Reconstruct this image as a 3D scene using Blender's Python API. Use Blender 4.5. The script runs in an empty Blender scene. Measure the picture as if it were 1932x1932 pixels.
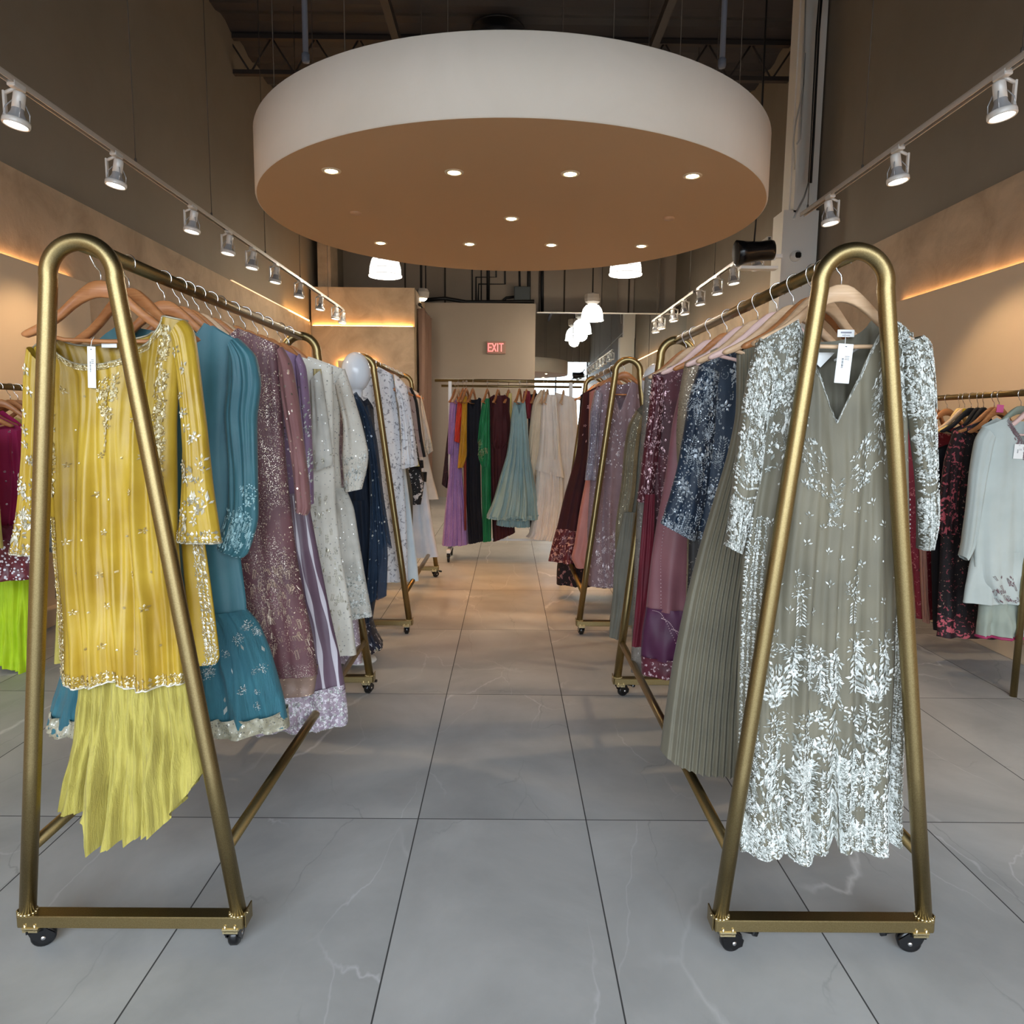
import bpy, math, random
from mathutils import Vector, Matrix, noise as mnoise
PI = math.pi
sin, cos = math.sin, math.cos
scn = bpy.context.scene
COL = scn.collection

# ------------------------------------------------------------------ camera
FPX, PITCH, ROLL, YAW, CAMH = 1351.0, 0.12184, 0.01013, 0.00616, 1.41
fw = Vector((sin(YAW)*cos(PITCH), cos(YAW)*cos(PITCH), -sin(PITCH)))
r0 = Vector((cos(YAW), -sin(YAW), 0)); u0 = r0.cross(fw)
rt = cos(ROLL)*r0 + sin(ROLL)*u0; up = -sin(ROLL)*r0 + cos(ROLL)*u0
cd = bpy.data.cameras.new('camera'); cam = bpy.data.objects.new('camera', cd); COL.objects.link(cam)
cd.sensor_width = 36; cd.lens = FPX/1932*36; cd.clip_start = .05; cd.clip_end = 100
M4 = Matrix.Identity(4)
for i in range(3):
    M4[i][0] = rt[i]; M4[i][1] = up[i]; M4[i][2] = -fw[i]
M4.translation = (0, 0, CAMH); cam.matrix_world = M4
scn.camera = cam

# ------------------------------------------------------------------ world, exposure
w = bpy.data.worlds.new('world'); scn.world = w; w.use_nodes = True
wnt = w.node_tree; bg = wnt.nodes['Background']; bg.inputs[1].default_value = 8.2
# overcast street: bright cool sky above the horizon, dim pavement below
_tc = wnt.nodes.new('ShaderNodeTexCoord'); _sp = wnt.nodes.new('ShaderNodeSeparateXYZ'); wnt.links.new(_tc.outputs['Generated'], _sp.inputs[0])
_rp = wnt.nodes.new('ShaderNodeValToRGB'); _e = _rp.color_ramp.elements
_e[0].position = .47; _e[0].color = (.16, .17, .18, 1); _e[1].position = .52; _e[1].color = (.78, .89, 1.0, 1)
_mr = wnt.nodes.new('ShaderNodeMath'); _mr.operation = 'MULTIPLY_ADD'; _mr.inputs[1].default_value = .5; _mr.inputs[2].default_value = .5
wnt.links.new(_sp.outputs[2], _mr.inputs[0]); wnt.links.new(_mr.outputs[0], _rp.inputs[0]); wnt.links.new(_rp.outputs[0], bg.inputs[0])
scn.view_settings.view_transform = 'Standard'; scn.view_settings.look = 'None'
scn.view_settings.exposure = 0.08; scn.view_settings.gamma = 1; scn.view_settings.use_curve_mapping = False
# the storefront glazing behind the photographer: a portal that guides the daylight
ld = bpy.data.lights.new('storefront_daylight', 'AREA'); ld.shape = 'RECTANGLE'; ld.size = 6.4; ld.size_y = 3.7
ld.cycles.is_portal = True
lo = bpy.data.objects.new('storefront_daylight', ld); COL.objects.link(lo)
lo.location = (0, -2.52, 1.9); lo.rotation_euler = (PI/2, 0, 0)     # shines towards +y
WARM = (1.0, .66, .36)
SPOT_W, DOWN_W, PEND_W, LED_S = 60, 34, 60, 40

# ------------------------------------------------------------------ helpers
def at(px, py, Y):
    """point of the place at distance Y that the photograph shows at a pixel"""
    x = (px-966)/FPX; y = (py-966)/FPX
    d = fw + x*rt - y*up
    return Vector((d.x*Y/d.y, Y, CAMH + d.z*Y/d.y))

class MB:
    def __init__(s): s.v = []; s.f = []; s.m = []; s.sm = []
    def add(s, v, f, m=0, smooth=True):
        b = len(s.v); s.v += [tuple(q) for q in v]
        for q in f: s.f.append(tuple(i+b for i in q)); s.m.append(m); s.sm.append(smooth)
    def box(s, c, d, m=0, R=None, bev=0.0):
        x, y, z = d[0]/2, d[1]/2, d[2]/2
        if bev <= 0:
            v = [(a*x, b*y, e*z) for e in (-1, 1) for b in (-1, 1) for a in (-1, 1)]
            f = [(0,2,3,1),(4,5,7,6),(0,1,5,4),(2,6,7,3),(0,4,6,2),(1,3,7,5)]
        else:
            k = min(bev, x*.9, y*.9, z*.9); v = []; f = []
            for e in (-1, 1):
                for b in (-1, 1):
                    for a in (-1, 1):
                        v += [(a*x, b*(y-k), e*(z-k)), (a*(x-k), b*y, e*(z-k)), (a*(x-k), b*(y-k), e*z)]
            I = lambda a, b, e, k_: ((e*2+b)*2+a)*3+k_
            f += [tuple(I(a,b,e,0) for b,e in ((0,0),(1,0),(1,1),(0,1))) for a in (0,1)]
            f += [tuple(I(a,b,e,1) for a,e in ((0,0),(1,0),(1,1),(0,1))) for b in (0,1)]
            f += [tuple(I(a,b,e,2) for a,b in ((0,0),(1,0),(1,1),(0,1))) for e in (0,1)]
            for a in (0,1):
                for b in (0,1): f.append((I(a,b,0,0),I(a,b,1,0),I(a,b,1,1),I(a,b,0,1)))
            for a in (0,1):
                for e in (0,1): f.append((I(a,0,e,0),I(a,1,e,0),I(a,1,e,2),I(a,0,e,2)))
            for b in (0,1):
                for e in (0,1): f.append((I(0,b,e,1),I(1,b,e,1),I(1,b,e,2),I(0,b,e,2)))
            for a in (0,1):
                for b in (0,1):
                    for e in (0,1): f.append((I(a,b,e,0),I(a,b,e,1),I(a,b,e,2)))
        v = [Vector(q) for q in v]
        if R is not None: v = [R @ q for q in v]
        c = Vector(c); s.add([q+c for q in v], f, m, False)
    def tube(s, pts, r, n=10, m=0, closed=False, caps=True, flat=1.0):
        pts = [Vector(p) for p in pts]; N = len(pts)
        rs = r if isinstance(r, (list, tuple)) else [r]*N
        t = []
        for i in range(N):
            a = pts[(i-1) % N] if (closed or i > 0) else pts[i]
            b = pts[(i+1) % N] if (closed or i < N-1) else pts[i]
            d = b-a; t.append(d.normalized() if d.length > 1e-9 else Vector((0, 0, 1)))
        ref = Vector((0, 0, 1)) if abs(t[0].z) < .9 else Vector((1, 0, 0))
        nrm = (ref - t[0]*ref.dot(t[0])).normalized(); v = []
        for i in range(N):
            nrm = (nrm - t[i]*nrm.dot(t[i])).normalized(); bn = t[i].cross(nrm)
            for k in range(n):
                a = 2*PI*k/n; v.append(pts[i] + rs[i]*(cos(a)*nrm + flat*sin(a)*bn))
        f = []
        for i in range(N if closed else N-1):
            j = (i+1) % N
            for k in range(n): f.append((i*n+k, i*n+(k+1) % n, j*n+(k+1) % n, j*n+k))
        if caps and not closed: f += [tuple(range(n))[::-1], tuple((N-1)*n+k for k in range(n))]
        s.add(v, f, m)
    def lathe(s, prof, c=(0, 0, 0), n=32, m=0, R=None, smooth=True):
        v = []; f = []; c = Vector(c)
        for (r, z) in prof:
            for k in range(n):
                a = 2*PI*k/n; q = Vector((r*cos(a), r*sin(a), z))
                v.append((R @ q if R is not None else q)+c)
        for i in range(len(prof)-1):
            for k in range(n): f.append((i*n+k, i*n+(k+1) % n, (i+1)*n+(k+1) % n, (i+1)*n+k))
        s.add(v, f, m, smooth)
    def prism(s, poly, h, R=None, c=(0, 0, 0), m=0):
        n = len(poly); v = [Vector((x, y, -h/2)) for x, y in poly]+[Vector((x, y, h/2)) for x, y in poly]
        if R is not None: v = [R @ q for q in v]
        c = Vector(c)
        s.add([q+c for q in v], [tuple(range(n))[::-1], tuple(range(n, 2*n))]+[(i, (i+1) % n, n+(i+1) % n, n+i) for i in range(n)], m, False)
    def build(s, name, mats, parent=None, loc=None, origin=(0, 0, 0), clean=True):
        me = bpy.data.meshes.new(name); o = Vector(origin)
        me.from_pydata([Vector(q)-o for q in s.v], [], s.f)
        for mt in (mats if isinstance(mats, (list, tuple)) else [mats]): me.materials.append(mt)
        me.polygons.foreach_set('material_index', s.m); me.polygons.foreach_set('use_smooth', s.sm)
        me.validate(); me.update()
        ob = bpy.data.objects.new(name, me); COL.objects.link(ob)
        if parent is not None: ob.parent = parent
        if loc is not None: ob.location = loc
        return ob

def tag(o, label=None, cat=None, group=None, kind=None):
    if label: o['label'] = label
    if cat: o['category'] = cat
    if group: o['group'] = group
    if kind: o['kind'] = kind
    return o
def thing(name, label, cat, loc=(0, 0, 0), rz=0, group=None):
    o = bpy.data.objects.new(name, None); COL.objects.link(o); o.location = loc; o.rotation_euler = (0, 0, rz)
    o.empty_display_size = .05
    return tag(o, label, cat, group)
def copy_tree(o, parent=None):
    c = o.copy(); COL.objects.link(c); c.parent = parent
    for ch in list(o.children): copy_tree(ch, c)
    return c
def struct(mb, name, mat):
    return tag(mb.build(name, mat), kind='structure')
def RX(a): return Matrix.Rotation(a, 3, 'X')
def RY(a): return Matrix.Rotation(a, 3, 'Y')
def RZ(a): return Matrix.Rotation(a, 3, 'Z')

# ------------------------------------------------------------------ materials
def srgb(c):
    f = lambda u: u/12.92 if u <= .04045 else ((u+.055)/1.055)**2.4
    return tuple(f(x/255) for x in c)+(1,)
MATS = {}
def mat(name, rgb, rough=.6, metal=0.0, **kw):
    if name in MATS: return MATS[name]
    m = bpy.data.materials.new(name); m.use_nodes = True; nt = m.node_tree; b = nt.nodes['Principled BSDF']
    b.inputs['Base Color'].default_value = srgb(rgb) if max(rgb) > 1.001 else tuple(rgb)+(1,)
    b.inputs['Roughness'].default_value = rough; b.inputs['Metallic'].default_value = metal
    for k, v in kw.items():
        if k in b.inputs: b.inputs[k].default_value = v
    MATS[name] = m; return m
def N(nt, t, **kw):
    n = nt.nodes.new(t)
    for k, v in kw.items():
        if k.startswith('_'): n.inputs[k[1:].replace('_', ' ')].default_value = v
        else: setattr(n, k, v)
    return n
def coords(nt, scale=(1, 1, 1), rot=(0, 0, 0)):
    tc = N(nt, 'ShaderNodeTexCoord'); mp = N(nt, 'ShaderNodeMapping')
    mp.inputs['Scale'].default_value = scale; mp.inputs['Rotation'].default_value = rot
    nt.links.new(tc.outputs['Object'], mp.inputs['Vector']); return mp.outputs[0]
def ramp(nt, fac, stops):
    r = N(nt, 'ShaderNodeValToRGB'); e = r.color_ramp.elements
    while len(e) < len(stops): e.new(.5)
    for k, (p, c) in enumerate(stops):
        e[k].position = p; e[k].color = srgb(c) if max(c[:3]) > 1.001 else tuple(c[:3])+(1,)
    nt.links.new(fac, r.inputs[0]); return r.outputs[0]
def noise(nt, vec, scale, detail=4, rough=.55, dist=0):
    n = N(nt, 'ShaderNodeTexNoise'); n.inputs['Scale'].default_value = scale; n.inputs['Detail'].default_value = detail
    n.inputs['Roughness'].default_value = rough; n.inputs['Distortion'].default_value = dist
    nt.links.new(vec, n.inputs['Vector']); return n.outputs['Fac']
def bump(nt, h, strength=.2, dist=.01):
    b = N(nt, 'ShaderNodeBump'); b.inputs['Strength'].default_value = strength; b.inputs['Distance'].default_value = dist
    nt.links.new(h, b.inputs['Height']); nt.links.new(b.outputs[0], nt.nodes['Principled BSDF'].inputs['Normal'])
def mixc(nt, fac, a, b):
    m = N(nt, 'ShaderNodeMix', data_type='RGBA')
    for s, v in ((6, a), (7, b)):
        if hasattr(v, 'is_output') or hasattr(v, 'links'): nt.links.new(v, m.inputs[s])
        else: m.inputs[s].default_value = srgb(v)
    if hasattr(fac, 'links'): nt.links.new(fac, m.inputs[0])
    else: m.inputs[0].default_value = fac
    return m.outputs[2]
def base(m): return m.node_tree, m.node_tree.nodes['Principled BSDF']

def emit(name, rgb, strength):
    m = bpy.data.materials.new(name); m.use_nodes = True; nt, b = base(m)
    b.inputs['Base Color'].default_value = (1, 1, 1, 1); b.inputs['Emission Color'].default_value = tuple(rgb)+(1,)
    b.inputs['Emission Strength'].default_value = strength; MATS[name] = m; return m

def plaster(name, a, b_, sc=2.2, st=.25, rough=.75):
    m = mat(name, a, rough); nt, b = base(m); v = coords(nt)
    n1 = noise(nt, v, sc, 6, .62, .6)
    nt.links.new(ramp(nt, n1, [(.38, a), (.66, b_)]), b.inputs['Base Color'])
    n2 = noise(nt, v, sc*5, 6, .7); bump(nt, n2, st, .01); return m
WALL = plaster('grey_brown_wall_paint', (142, 131, 116), (136, 125, 110), 1.2, .05)
PLAS = plaster('troweled_plaster', (200, 176, 148), (172, 150, 124), 2.4, .35)
PANEL = plaster('smooth_beige_panel', (214, 190, 160), (208, 184, 154), .8, .03)
BACK = plaster('taupe_wall_paint', (172, 158, 142), (168, 154, 138), 1.0, .03)
WHITEP = mat('off_white_paint', (240, 236, 228), .6)
DISCP = plaster('drum_side_paint', (222, 214, 203), (216, 208, 196), 1.5, .03)
DISCU = mat('drum_underside_bounce_tint', (206, 170, 132), .7)  # white underside coloured tan: warm bounce from the floor is put into the colour
DECK = mat('dark_deck_paint', (44, 44, 50), .6)
JOIST = mat('dark_joist_paint', (52, 46, 44), .6)
PIPE = mat('blue_grey_pipe', (120, 130, 150), .5)
BLACKM = mat('black_pipe', (24, 22, 22), .5)

# floor: 0.603 x 1.196 m porcelain tiles, grey marble veining
def floor_mat():
    m = mat('grey_marble_floor_tile', (150, 150, 150), .34); nt, b = base(m)
    tc = N(nt, 'ShaderNodeTexCoord'); sep = N(nt, 'ShaderNodeSeparateXYZ'); nt.links.new(tc.outputs['Object'], sep.inputs[0])
    def math_(op, a, b2=None, c=None):
        n = N(nt, 'ShaderNodeMath', operation=op)
        for i, v in enumerate((a, b2, c)):
            if v is None: continue
            if hasattr(v, 'links'): nt.links.new(v, n.inputs[i])
            else: n.inputs[i].default_value = v
        return n.outputs[0]
    def line(o, off, period, half):
        a = math_('DIVIDE', math_('SUBTRACT', o, off), period); fr = math_('FRACT', a)
        d = math_('MINIMUM', fr, math_('SUBTRACT', 1.0, fr)); d = math_('MULTIPLY', d, period)
        return math_('LESS_THAN', d, half), math_('FLOOR', a)
    gx, ix = line(sep.outputs[0], TX0, TW, .0022); gy, iy = line(sep.outputs[1], TY0, TL, .0022)
    g = math_('MAXIMUM', gx, gy)
    idx = N(nt, 'ShaderNodeCombineXYZ'); nt.links.new(ix, idx.inputs[0]); nt.links.new(iy, idx.inputs[1])
    wn = N(nt, 'ShaderNodeTexWhiteNoise', noise_dimensions='3D'); nt.links.new(idx.outputs[0], wn.inputs['Vector'])
    off = N(nt, 'ShaderNodeVectorMath', operation='MULTIPLY_ADD'); nt.links.new(wn.outputs['Color'], off.inputs[0])
    off.inputs[1].default_value = (9, 9, 9); nt.links.new(tc.outputs['Object'], off.inputs[2]); v = off.outputs[0]
    cloud = noise(nt, v, 1.6, 6, .6, .4)
    col = ramp(nt, cloud, [(.3, (152, 153, 153)), (.7, (186, 186, 185))])
    def veins(scale, w_, rot, seed):
        mp = N(nt, 'ShaderNodeMapping'); mp.inputs['Rotation'].default_value = (0, 0, rot); mp.inputs['Scale'].default_value = (scale, scale*.42, 1); mp.inputs['Location'].default_value = (seed, seed, 0)
        nt.links.new(v, mp.inputs[0])
        dn = N(nt, 'ShaderNodeTexNoise'); dn.inputs['Scale'].default_value = 2.2; dn.inputs['Detail'].default_value = 5; nt.links.new(mp.outputs[0], dn.inputs['Vector'])
        ad = N(nt, 'ShaderNodeVectorMath', operation='MULTIPLY_ADD'); nt.links.new(dn.outputs['Color'], ad.inputs[0]); ad.inputs[1].default_value = (.5, .5, .5); nt.links.new(mp.outputs[0], ad.inputs[2])
        vo = N(nt, 'ShaderNodeTexVoronoi', feature='DISTANCE_TO_EDGE', voronoi_dimensions='2D'); vo.inputs['Scale'].default_value = 1.0
        nt.links.new(ad.outputs[0], vo.inputs['Vector'])
        mask = noise(nt, mp.outputs[0], 1.3, 2)
        a = ramp(nt, vo.outputs['Distance'], [(0, (1, 1, 1)), (w_, (0, 0, 0))]); b2 = ramp(nt, mask, [(.47, (0, 0, 0)), (.62, (1, 1, 1))])
        return math_('MULTIPLY', a, b2)
    col = mixc(nt, math_('MULTIPLY', veins(1.1, .012, .7, 3.1), .8), col, (214, 214, 214))
    col = mixc(nt, math_('MULTIPLY', veins(1.7, .007, -.8, 11.7), .7), col, (206, 206, 208))
    col = mixc(nt, math_('MULTIPLY', veins(2.1, .006, .2, 7.7), .35), col, (96, 96, 98))
    col = mixc(nt, g, col, (62, 62, 62))
    nt.links.new(col, b.inputs['Base Color'])
    r = ramp(nt, cloud, [(.3, (.42, .42, .42)), (.7, (.52, .52, .52))]); nt.links.new(mixc(nt, g, r, (230, 230, 230)), b.inputs['Roughness'])
    inv = math_('SUBTRACT', 1.0, g); bump(nt, inv, .3, .002)
    return m
TX0, TW, TY0, TL = .2072*1.41, .4277*1.41, 1.7173*1.41, .8479*1.41
FLOOR = floor_mat()

def gold_mat():
    m = mat('brushed_antique_gold', (150, 122, 66), .36, 1.0); nt, b = base(m); v = coords(nt, (1, 1, 1))
    n = noise(nt, v, 420, 3, .6); nt.links.new(ramp(nt, n, [(.35, (138, 120, 82)), (.68, (158, 140, 100))]), b.inputs['Base Color'])
    bump(nt, n, .12, .001); return m
GOLD = gold_mat()
WELD = mat('bright_weld_gold', (222, 205, 160), .3, 1.0)
CHROME = mat('chrome_wire', (225, 225, 228), .18, 1.0)
BLKP = mat('glossy_black_plastic', (12, 12, 14), .22)
GREYM = mat('light_grey_metal', (205, 205, 202), .4, .2)
WHITEM = mat('white_powder_coat', (235, 233, 228), .4)

def wood_mat(name, a, b_):
    m = mat(name, a, .42); nt, b = base(m); v = coords(nt, (6, 60, 60))
    n = noise(nt, v, 1.0, 4, .6, 1.2); nt.links.new(ramp(nt, n, [(.3, a), (.7, b_)]), b.inputs['Base Color']); return m
WOOD = wood_mat('orange_brown_wood', (196, 134, 84), (170, 106, 60))
WOODL = wood_mat('pale_beech_wood', (222, 188, 152), (202, 164, 128))
# ================================================================== THE ROOM
XW, YB, ZC = 3.3, 13.8, 6.0
mb = MB(); mb.box((0, 6.2, -.05), (8.4, 19, .1)); struct(mb, 'floor', FLOOR)
mb = MB(); nr = 120; v = []; f = []
for i in range(nr+1):
    y = -2.6+17.6*i/nr; z = ZC+(.045 if (i//2) % 2 else 0)
    v += [(-4.2, y, z), (4.2, y, z)]
    if i: f.append((2*i-2, 2*i-1, 2*i+1, 2*i))
v += [(-4.2, -2.6, ZC+.3), (4.2, -2.6, ZC+.3), (4.2, 15.0, ZC+.3), (-4.2, 15.0, ZC+.3)]; f.append((2*nr+2, 2*nr+3, 2*nr+4, 2*nr+5))
mb.add(v, f, 0, False); struct(mb, 'ceiling', DECK)
# open web joists under the deck
n = 0
for y in (3.2, 5.2, 7.2, 9.2, 11.2, 13.2):
    mb = MB()
    for dz in (-.03, -.43): mb.box((0, y, ZC+dz), (6.9, .07, .05))
    k = 26
    for i in range(k):
        x0 = -3.4+6.8*i/k; x1 = x0+6.8/k; a, b = (-.43, -.03) if i % 2 else (-.03, -.43)
        mb.tube([(x0, y, ZC+a), (x1, y, ZC+b)], .012, 5)
    n += 1; struct(mb, 'trim_%d' % n, JOIST)
for x in (-1.25, 1.55):
    mb = MB(); mb.box((x, 6.5, ZC-.46), (.08, 16, .1)); n += 1; struct(mb, 'trim_%d' % n, JOIST)
# side walls: painted upper wall, troweled plaster below, a smooth panel at the front
for s, nm in ((-1, 'left'), (1, 'right')):
    mb = MB(); mb.box((s*(XW+.14), 6.2, ZC/2+.15), (.2, 19, ZC+.5)); struct(mb, 'wall_'+nm, WALL)
    mb = MB(); y1 = 12.1 if s < 0 else YB
    mb.box((s*(XW+.01), (-2.5+y1)/2, 1.525), (.08, y1+2.5, 3.05)); n += 1; struct(mb, 'trim_%d' % n, PLAS)
    mb = MB(); ye = 5.6 if s < 0 else 6.2
    mb.box((s*(XW-.07), (-2.5+ye)/2, 1.225), (.1, ye+2.5, 2.43), bev=.004); n += 1; struct(mb, 'trim_%d' % n, PANEL)
mb = MB(); mb.box((0, 14.95, 3), (8.4, .2, 6.6)); struct(mb, 'wall_back', BACK)
# partition with cove light, taupe exit wall
PY = 12.15
mb = MB(); mb.box((-2.44, PY+.05, 1.5), (1.72, .1, 3.0)); struct(mb, 'wall_partition', PLAS)
mb = MB(); mb.box((-2.44, PY+.13, 1.82), (1.72, .06, 3.64)); mb.box((-1.62, 13.08, 1.82), (.08, 1.4, 3.64)); struct(mb, 'wall_partition_back', PLAS)
mb = MB(); mb.box((-.56, YB+.06, 1.83), (2.1, .12, 3.66)); struct(mb, 'wall_exit', BACK)
mb = MB(); mb.box((2.0, YB+.1, 1.74), (2.9, .08, 3.5)); struct(mb, 'wall_mirror_backing', BACK)
# storefront behind the photographer: mullions, sill and bulkhead with open glazing
mb = MB(); mb.box((0, -2.62, 5.15), (7.2, .2, 2.3)); mb.box((0, -2.62, .06), (7.2, .2, .12)); struct(mb, 'wall_front', WALL)
mb = MB()
for x in (-3.25, -1.95, -.65, .65, 1.95, 3.25): mb.box((x, -2.6, 2.05), (.06, .1, 3.9))
mb.box((0, -2.6, 2.5), (6.6, .1, .07)); struct(mb, 'window_1', BLACKM)
# baseboards
for s, nm in ((-1, 'left'), (1, 'right')):
    mb = MB(); ye = 5.6 if s < 0 else 6.2
    mb.box((s*(XW-.15), (-2.5+ye)/2, .06), (.07, ye+2.4, .12), bev=.005); struct(mb, 'baseboard_'+nm, PANEL)

# column against the right wall
mb = MB(); mb.box((3.12, 8.15, 1.86), (.38, .3, 3.72)); mb.box((3.17, 8.2, 4.9), (.30, .2, 2.4)); mb.box((3.05, 8.15, 4.9), (.03, .3, 2.4)); n += 1; struct(mb, 'trim_%d' % n, WHITEP)
# vertical panel joints and pilasters of the rear bay
mb = MB()
for x in (-2.1, -1.3, .6, 1.1, 1.9, 2.4): mb.box((x, 14.84, 4.6), (.03, .03, 2.8))
n += 1; struct(mb, 'trim_%d' % n, mat('dark_joint', (70, 60, 50), .8))
mb = MB(); mb.box((-3.12, 12.7, 4.7), (.22, .5, 2.6)); n += 1; struct(mb, 'trim_%d' % n, PLAS)
mb = MB(); mb.box((2.0, 14.78, 4.6), (.3, .12, 2.8)); mb.box((2.75, 14.78, 4.6), (.5, .12, 2.8)); n += 1; struct(mb, 'trim_%d' % n, WALL)

# cove lighting strips (they give off the warm glow on the plaster)
LED = emit('warm_led_strip', (1.0, .50, .14), LED_S)
LEDS = emit('soft_led_strip', (1.0, .52, .2), LED_S*.35)
def strip(name, label, c, d, m=LED):
    mb = MB(); mb.box((0, 0, 0), d); o = mb.build(name, m, loc=c); return tag(o, label, 'light', 'cove light strips')
strip('led_strip', 'glowing cove light strip across the top of the rear left partition', (-2.44, PY+.075, 3.006), (1.66, .02, .012))
strip('led_strip', 'cove light strip along the rear part of the left wall plaster', (-XW+.025, 11.45, 3.056), (.02, 1.1, .012))
strip('led_strip', 'faint cove light strip along the middle of the left wall plaster', (-XW+.025, 9.8, 3.056), (.02, 2.2, .012), emit('faint_led_strip', (1.0, .5, .18), 1.2))
strip('led_strip', 'cove light strip above the smooth panel on the left wall', (-XW+.045, 1.6, 2.446), (.02, 7.8, .012), LEDS)
strip('led_strip', 'cove light strip above the smooth panel on the right wall', (XW-.045, 1.9, 2.446), (.02, 8.4, .012), LEDS)
strip('led_strip', 'cove light strip along the rear part of the right wall plaster', (XW-.025, 11.0, 3.056), (.02, 4.4, .012), LEDS)
# backlit panel on the partition
t = thing('wall_panel', 'small backlit square panel glowing on the rear left partition', 'wall panel', (-2.52, PY, 2.1))
mb = MB(); mb.box((0, -.06, 0), (.62, .03, .66), bev=.004); mb.build('panel_face', PANEL, t)
mb = MB(); mb.box((0, -.02, .315), (.58, .02, .012)); mb.box((.295, -.02, 0), (.012, .02, .62)); mb.box((-.295, -.02, 0), (.012, .02, .62)); mb.build('backlight', LED, t)

# ------------------------------------------------------------------ round suspended drum
DC, DR, DZ0, DZ1 = (.01, 5.48), 1.776, 2.90, 3.30
mb = MB(); prof = [(0.001, DZ0), (DR-.012, DZ0), (DR, DZ0+.006)]
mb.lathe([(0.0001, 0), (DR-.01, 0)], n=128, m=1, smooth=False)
mb.lathe([(DR-.01, 0), (DR, .008), (DR, DZ1-DZ0-.006), (DR-.008, DZ1-DZ0), (.0001, DZ1-DZ0)], n=128, m=0)
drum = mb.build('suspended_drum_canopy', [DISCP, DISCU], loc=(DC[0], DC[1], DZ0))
tag(drum, 'huge round off-white drum canopy hanging above the aisle', 'ceiling canopy')
LENS = emit('downlight_lens', (1.0, .80, .48), 30)
TRIMW = mat('downlight_trim_white', (226, 206, 176), .5)
def light(kind, loc, power, col=WARM, parent=None, **kw):
    l = bpy.data.lights.new(kind.lower()+'_lamp', kind); l.energy = power; l.color = col
    for k, v_ in kw.items(): setattr(l, k, v_)
    o = bpy.data.objects.new(kind.lower()+'_lamp', l); COL.objects.link(o); o.location = loc
    if parent: o.parent = parent
    return o
DL = [(-1.07,4.49,'left end of the front row'),(-.338,4.49,'second from left in the front row'),(.355,4.49,'second from right in the front row'),(1.089,4.50,'right end of the front row'),(.008,5.44,'alone at the centre'),
      (-1.079,6.2,'left end of the rear row'),(-.338,6.2,'second from left in the rear row'),(.343,6.2,'second from right in the rear row'),(1.096,6.2,'right end of the rear row')]
for x, y, w_ in DL:
    t = thing('recessed_downlight', 'recessed downlight in the drum underside, '+w_, 'ceiling light', (x, y, DZ0), group='downlights in the drum')
    mb = MB(); mb.lathe([(.036, -.001), (.040, -.006), (.056, -.005), (.058, 0)], n=28); mb.build('trim_ring', TRIMW, t)
    mb = MB(); mb.lathe([(.0001, -.012), (.02, -.010), (.034, -.003), (.037, -.001)], n=24); mb.build('lens', LENS, t)
    light('SPOT', (0, 0, -.02), DOWN_W*(.3 if y < 5 else 1.7), (1, .47, .15), t, spot_size=1.0, spot_blend=.6, shadow_soft_size=.03)
for x, y, w_ in ((-1.105, 5.34, 'left'), (1.144, 5.38, 'right')):
    mb = MB(); mb.lathe([(.0001, -.016), (.034, -.014), (.04, -.006), (.04, 0)], n=24)
    tag(mb.build('sprinkler_cover', mat('sprinkler_cover_paint', (205, 165, 130), .5), loc=(x, y, DZ0)), 'small round sprinkler cover on the %s of the drum underside' % w_, 'sprinkler cover')

# hanging rods and pipes above the drum
for i, (px, top) in enumerate(((480, 0), (560, 0), (650, 0), (795, 0), (845, 0), (1062, 0), (1158, 0), (1225, 0), (1285, 0), (1385, 0), (1400, 0))):
    y = (5.2, 6.4, 4.6, 6.0, 5.0, 5.6, 4.8, 6.1, 5.0, 6.3, 5.2)[i]
    q = at(px, 60, y); 
    if math.hypot(q.x-DC[0], y-DC[1]) > DR-.05: q.x = DC[0]+(q.x-DC[0])*.93
    mb = MB(); mb.tube([(0, 0, 0), (0, 0, ZC-DZ1)], .003, 6)
    tag(mb.build('suspension_wire', mat('wire_grey', (90, 84, 78), .5, .4), loc=(q.x, y, DZ1-.01)), 'thin steel wire holding up the round drum canopy', 'suspension wire', 'wires above the drum')
for px, py, y, w_ in ((577, 118, 6.9, 'left'), (1362, 128, 6.9, 'right')):
    q = at(px, py, y); mb = MB(); L = ZC-.03-q.z
    mb.tube([(0, 0, .06), (0, 0, L)], .026, 12); mb.lathe([(.001, 0), (.03, .0), (.036, .02), (.036, .07), (.026, .08)], n=16)
    tag(mb.build('sprinkler_drop_pipe', PIPE, loc=q), 'blue-grey vertical pipe dropping from the dark deck, %s of the drum' % w_, 'pipe')
q = at(940, 40, 9.0); mb = MB(); mb.lathe([(.30, 0), (.30, ZC-q.z-.02), (.001, ZC-q.z-.02)], n=32); mb.lathe([(.001, 0), (.30, 0)], n=32)
for k in range(4): mb.lathe([(.30, .25*k+.1), (.312, .25*k+.11), (.30, .25*k+.12)], n=32)
tag(mb.build('ventilation_duct', mat('dark_duct', (26, 26, 30), .5), loc=(q.x, 9.0, q.z-.2)), 'dark round duct up in the deck above the drum centre', 'duct')

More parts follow.
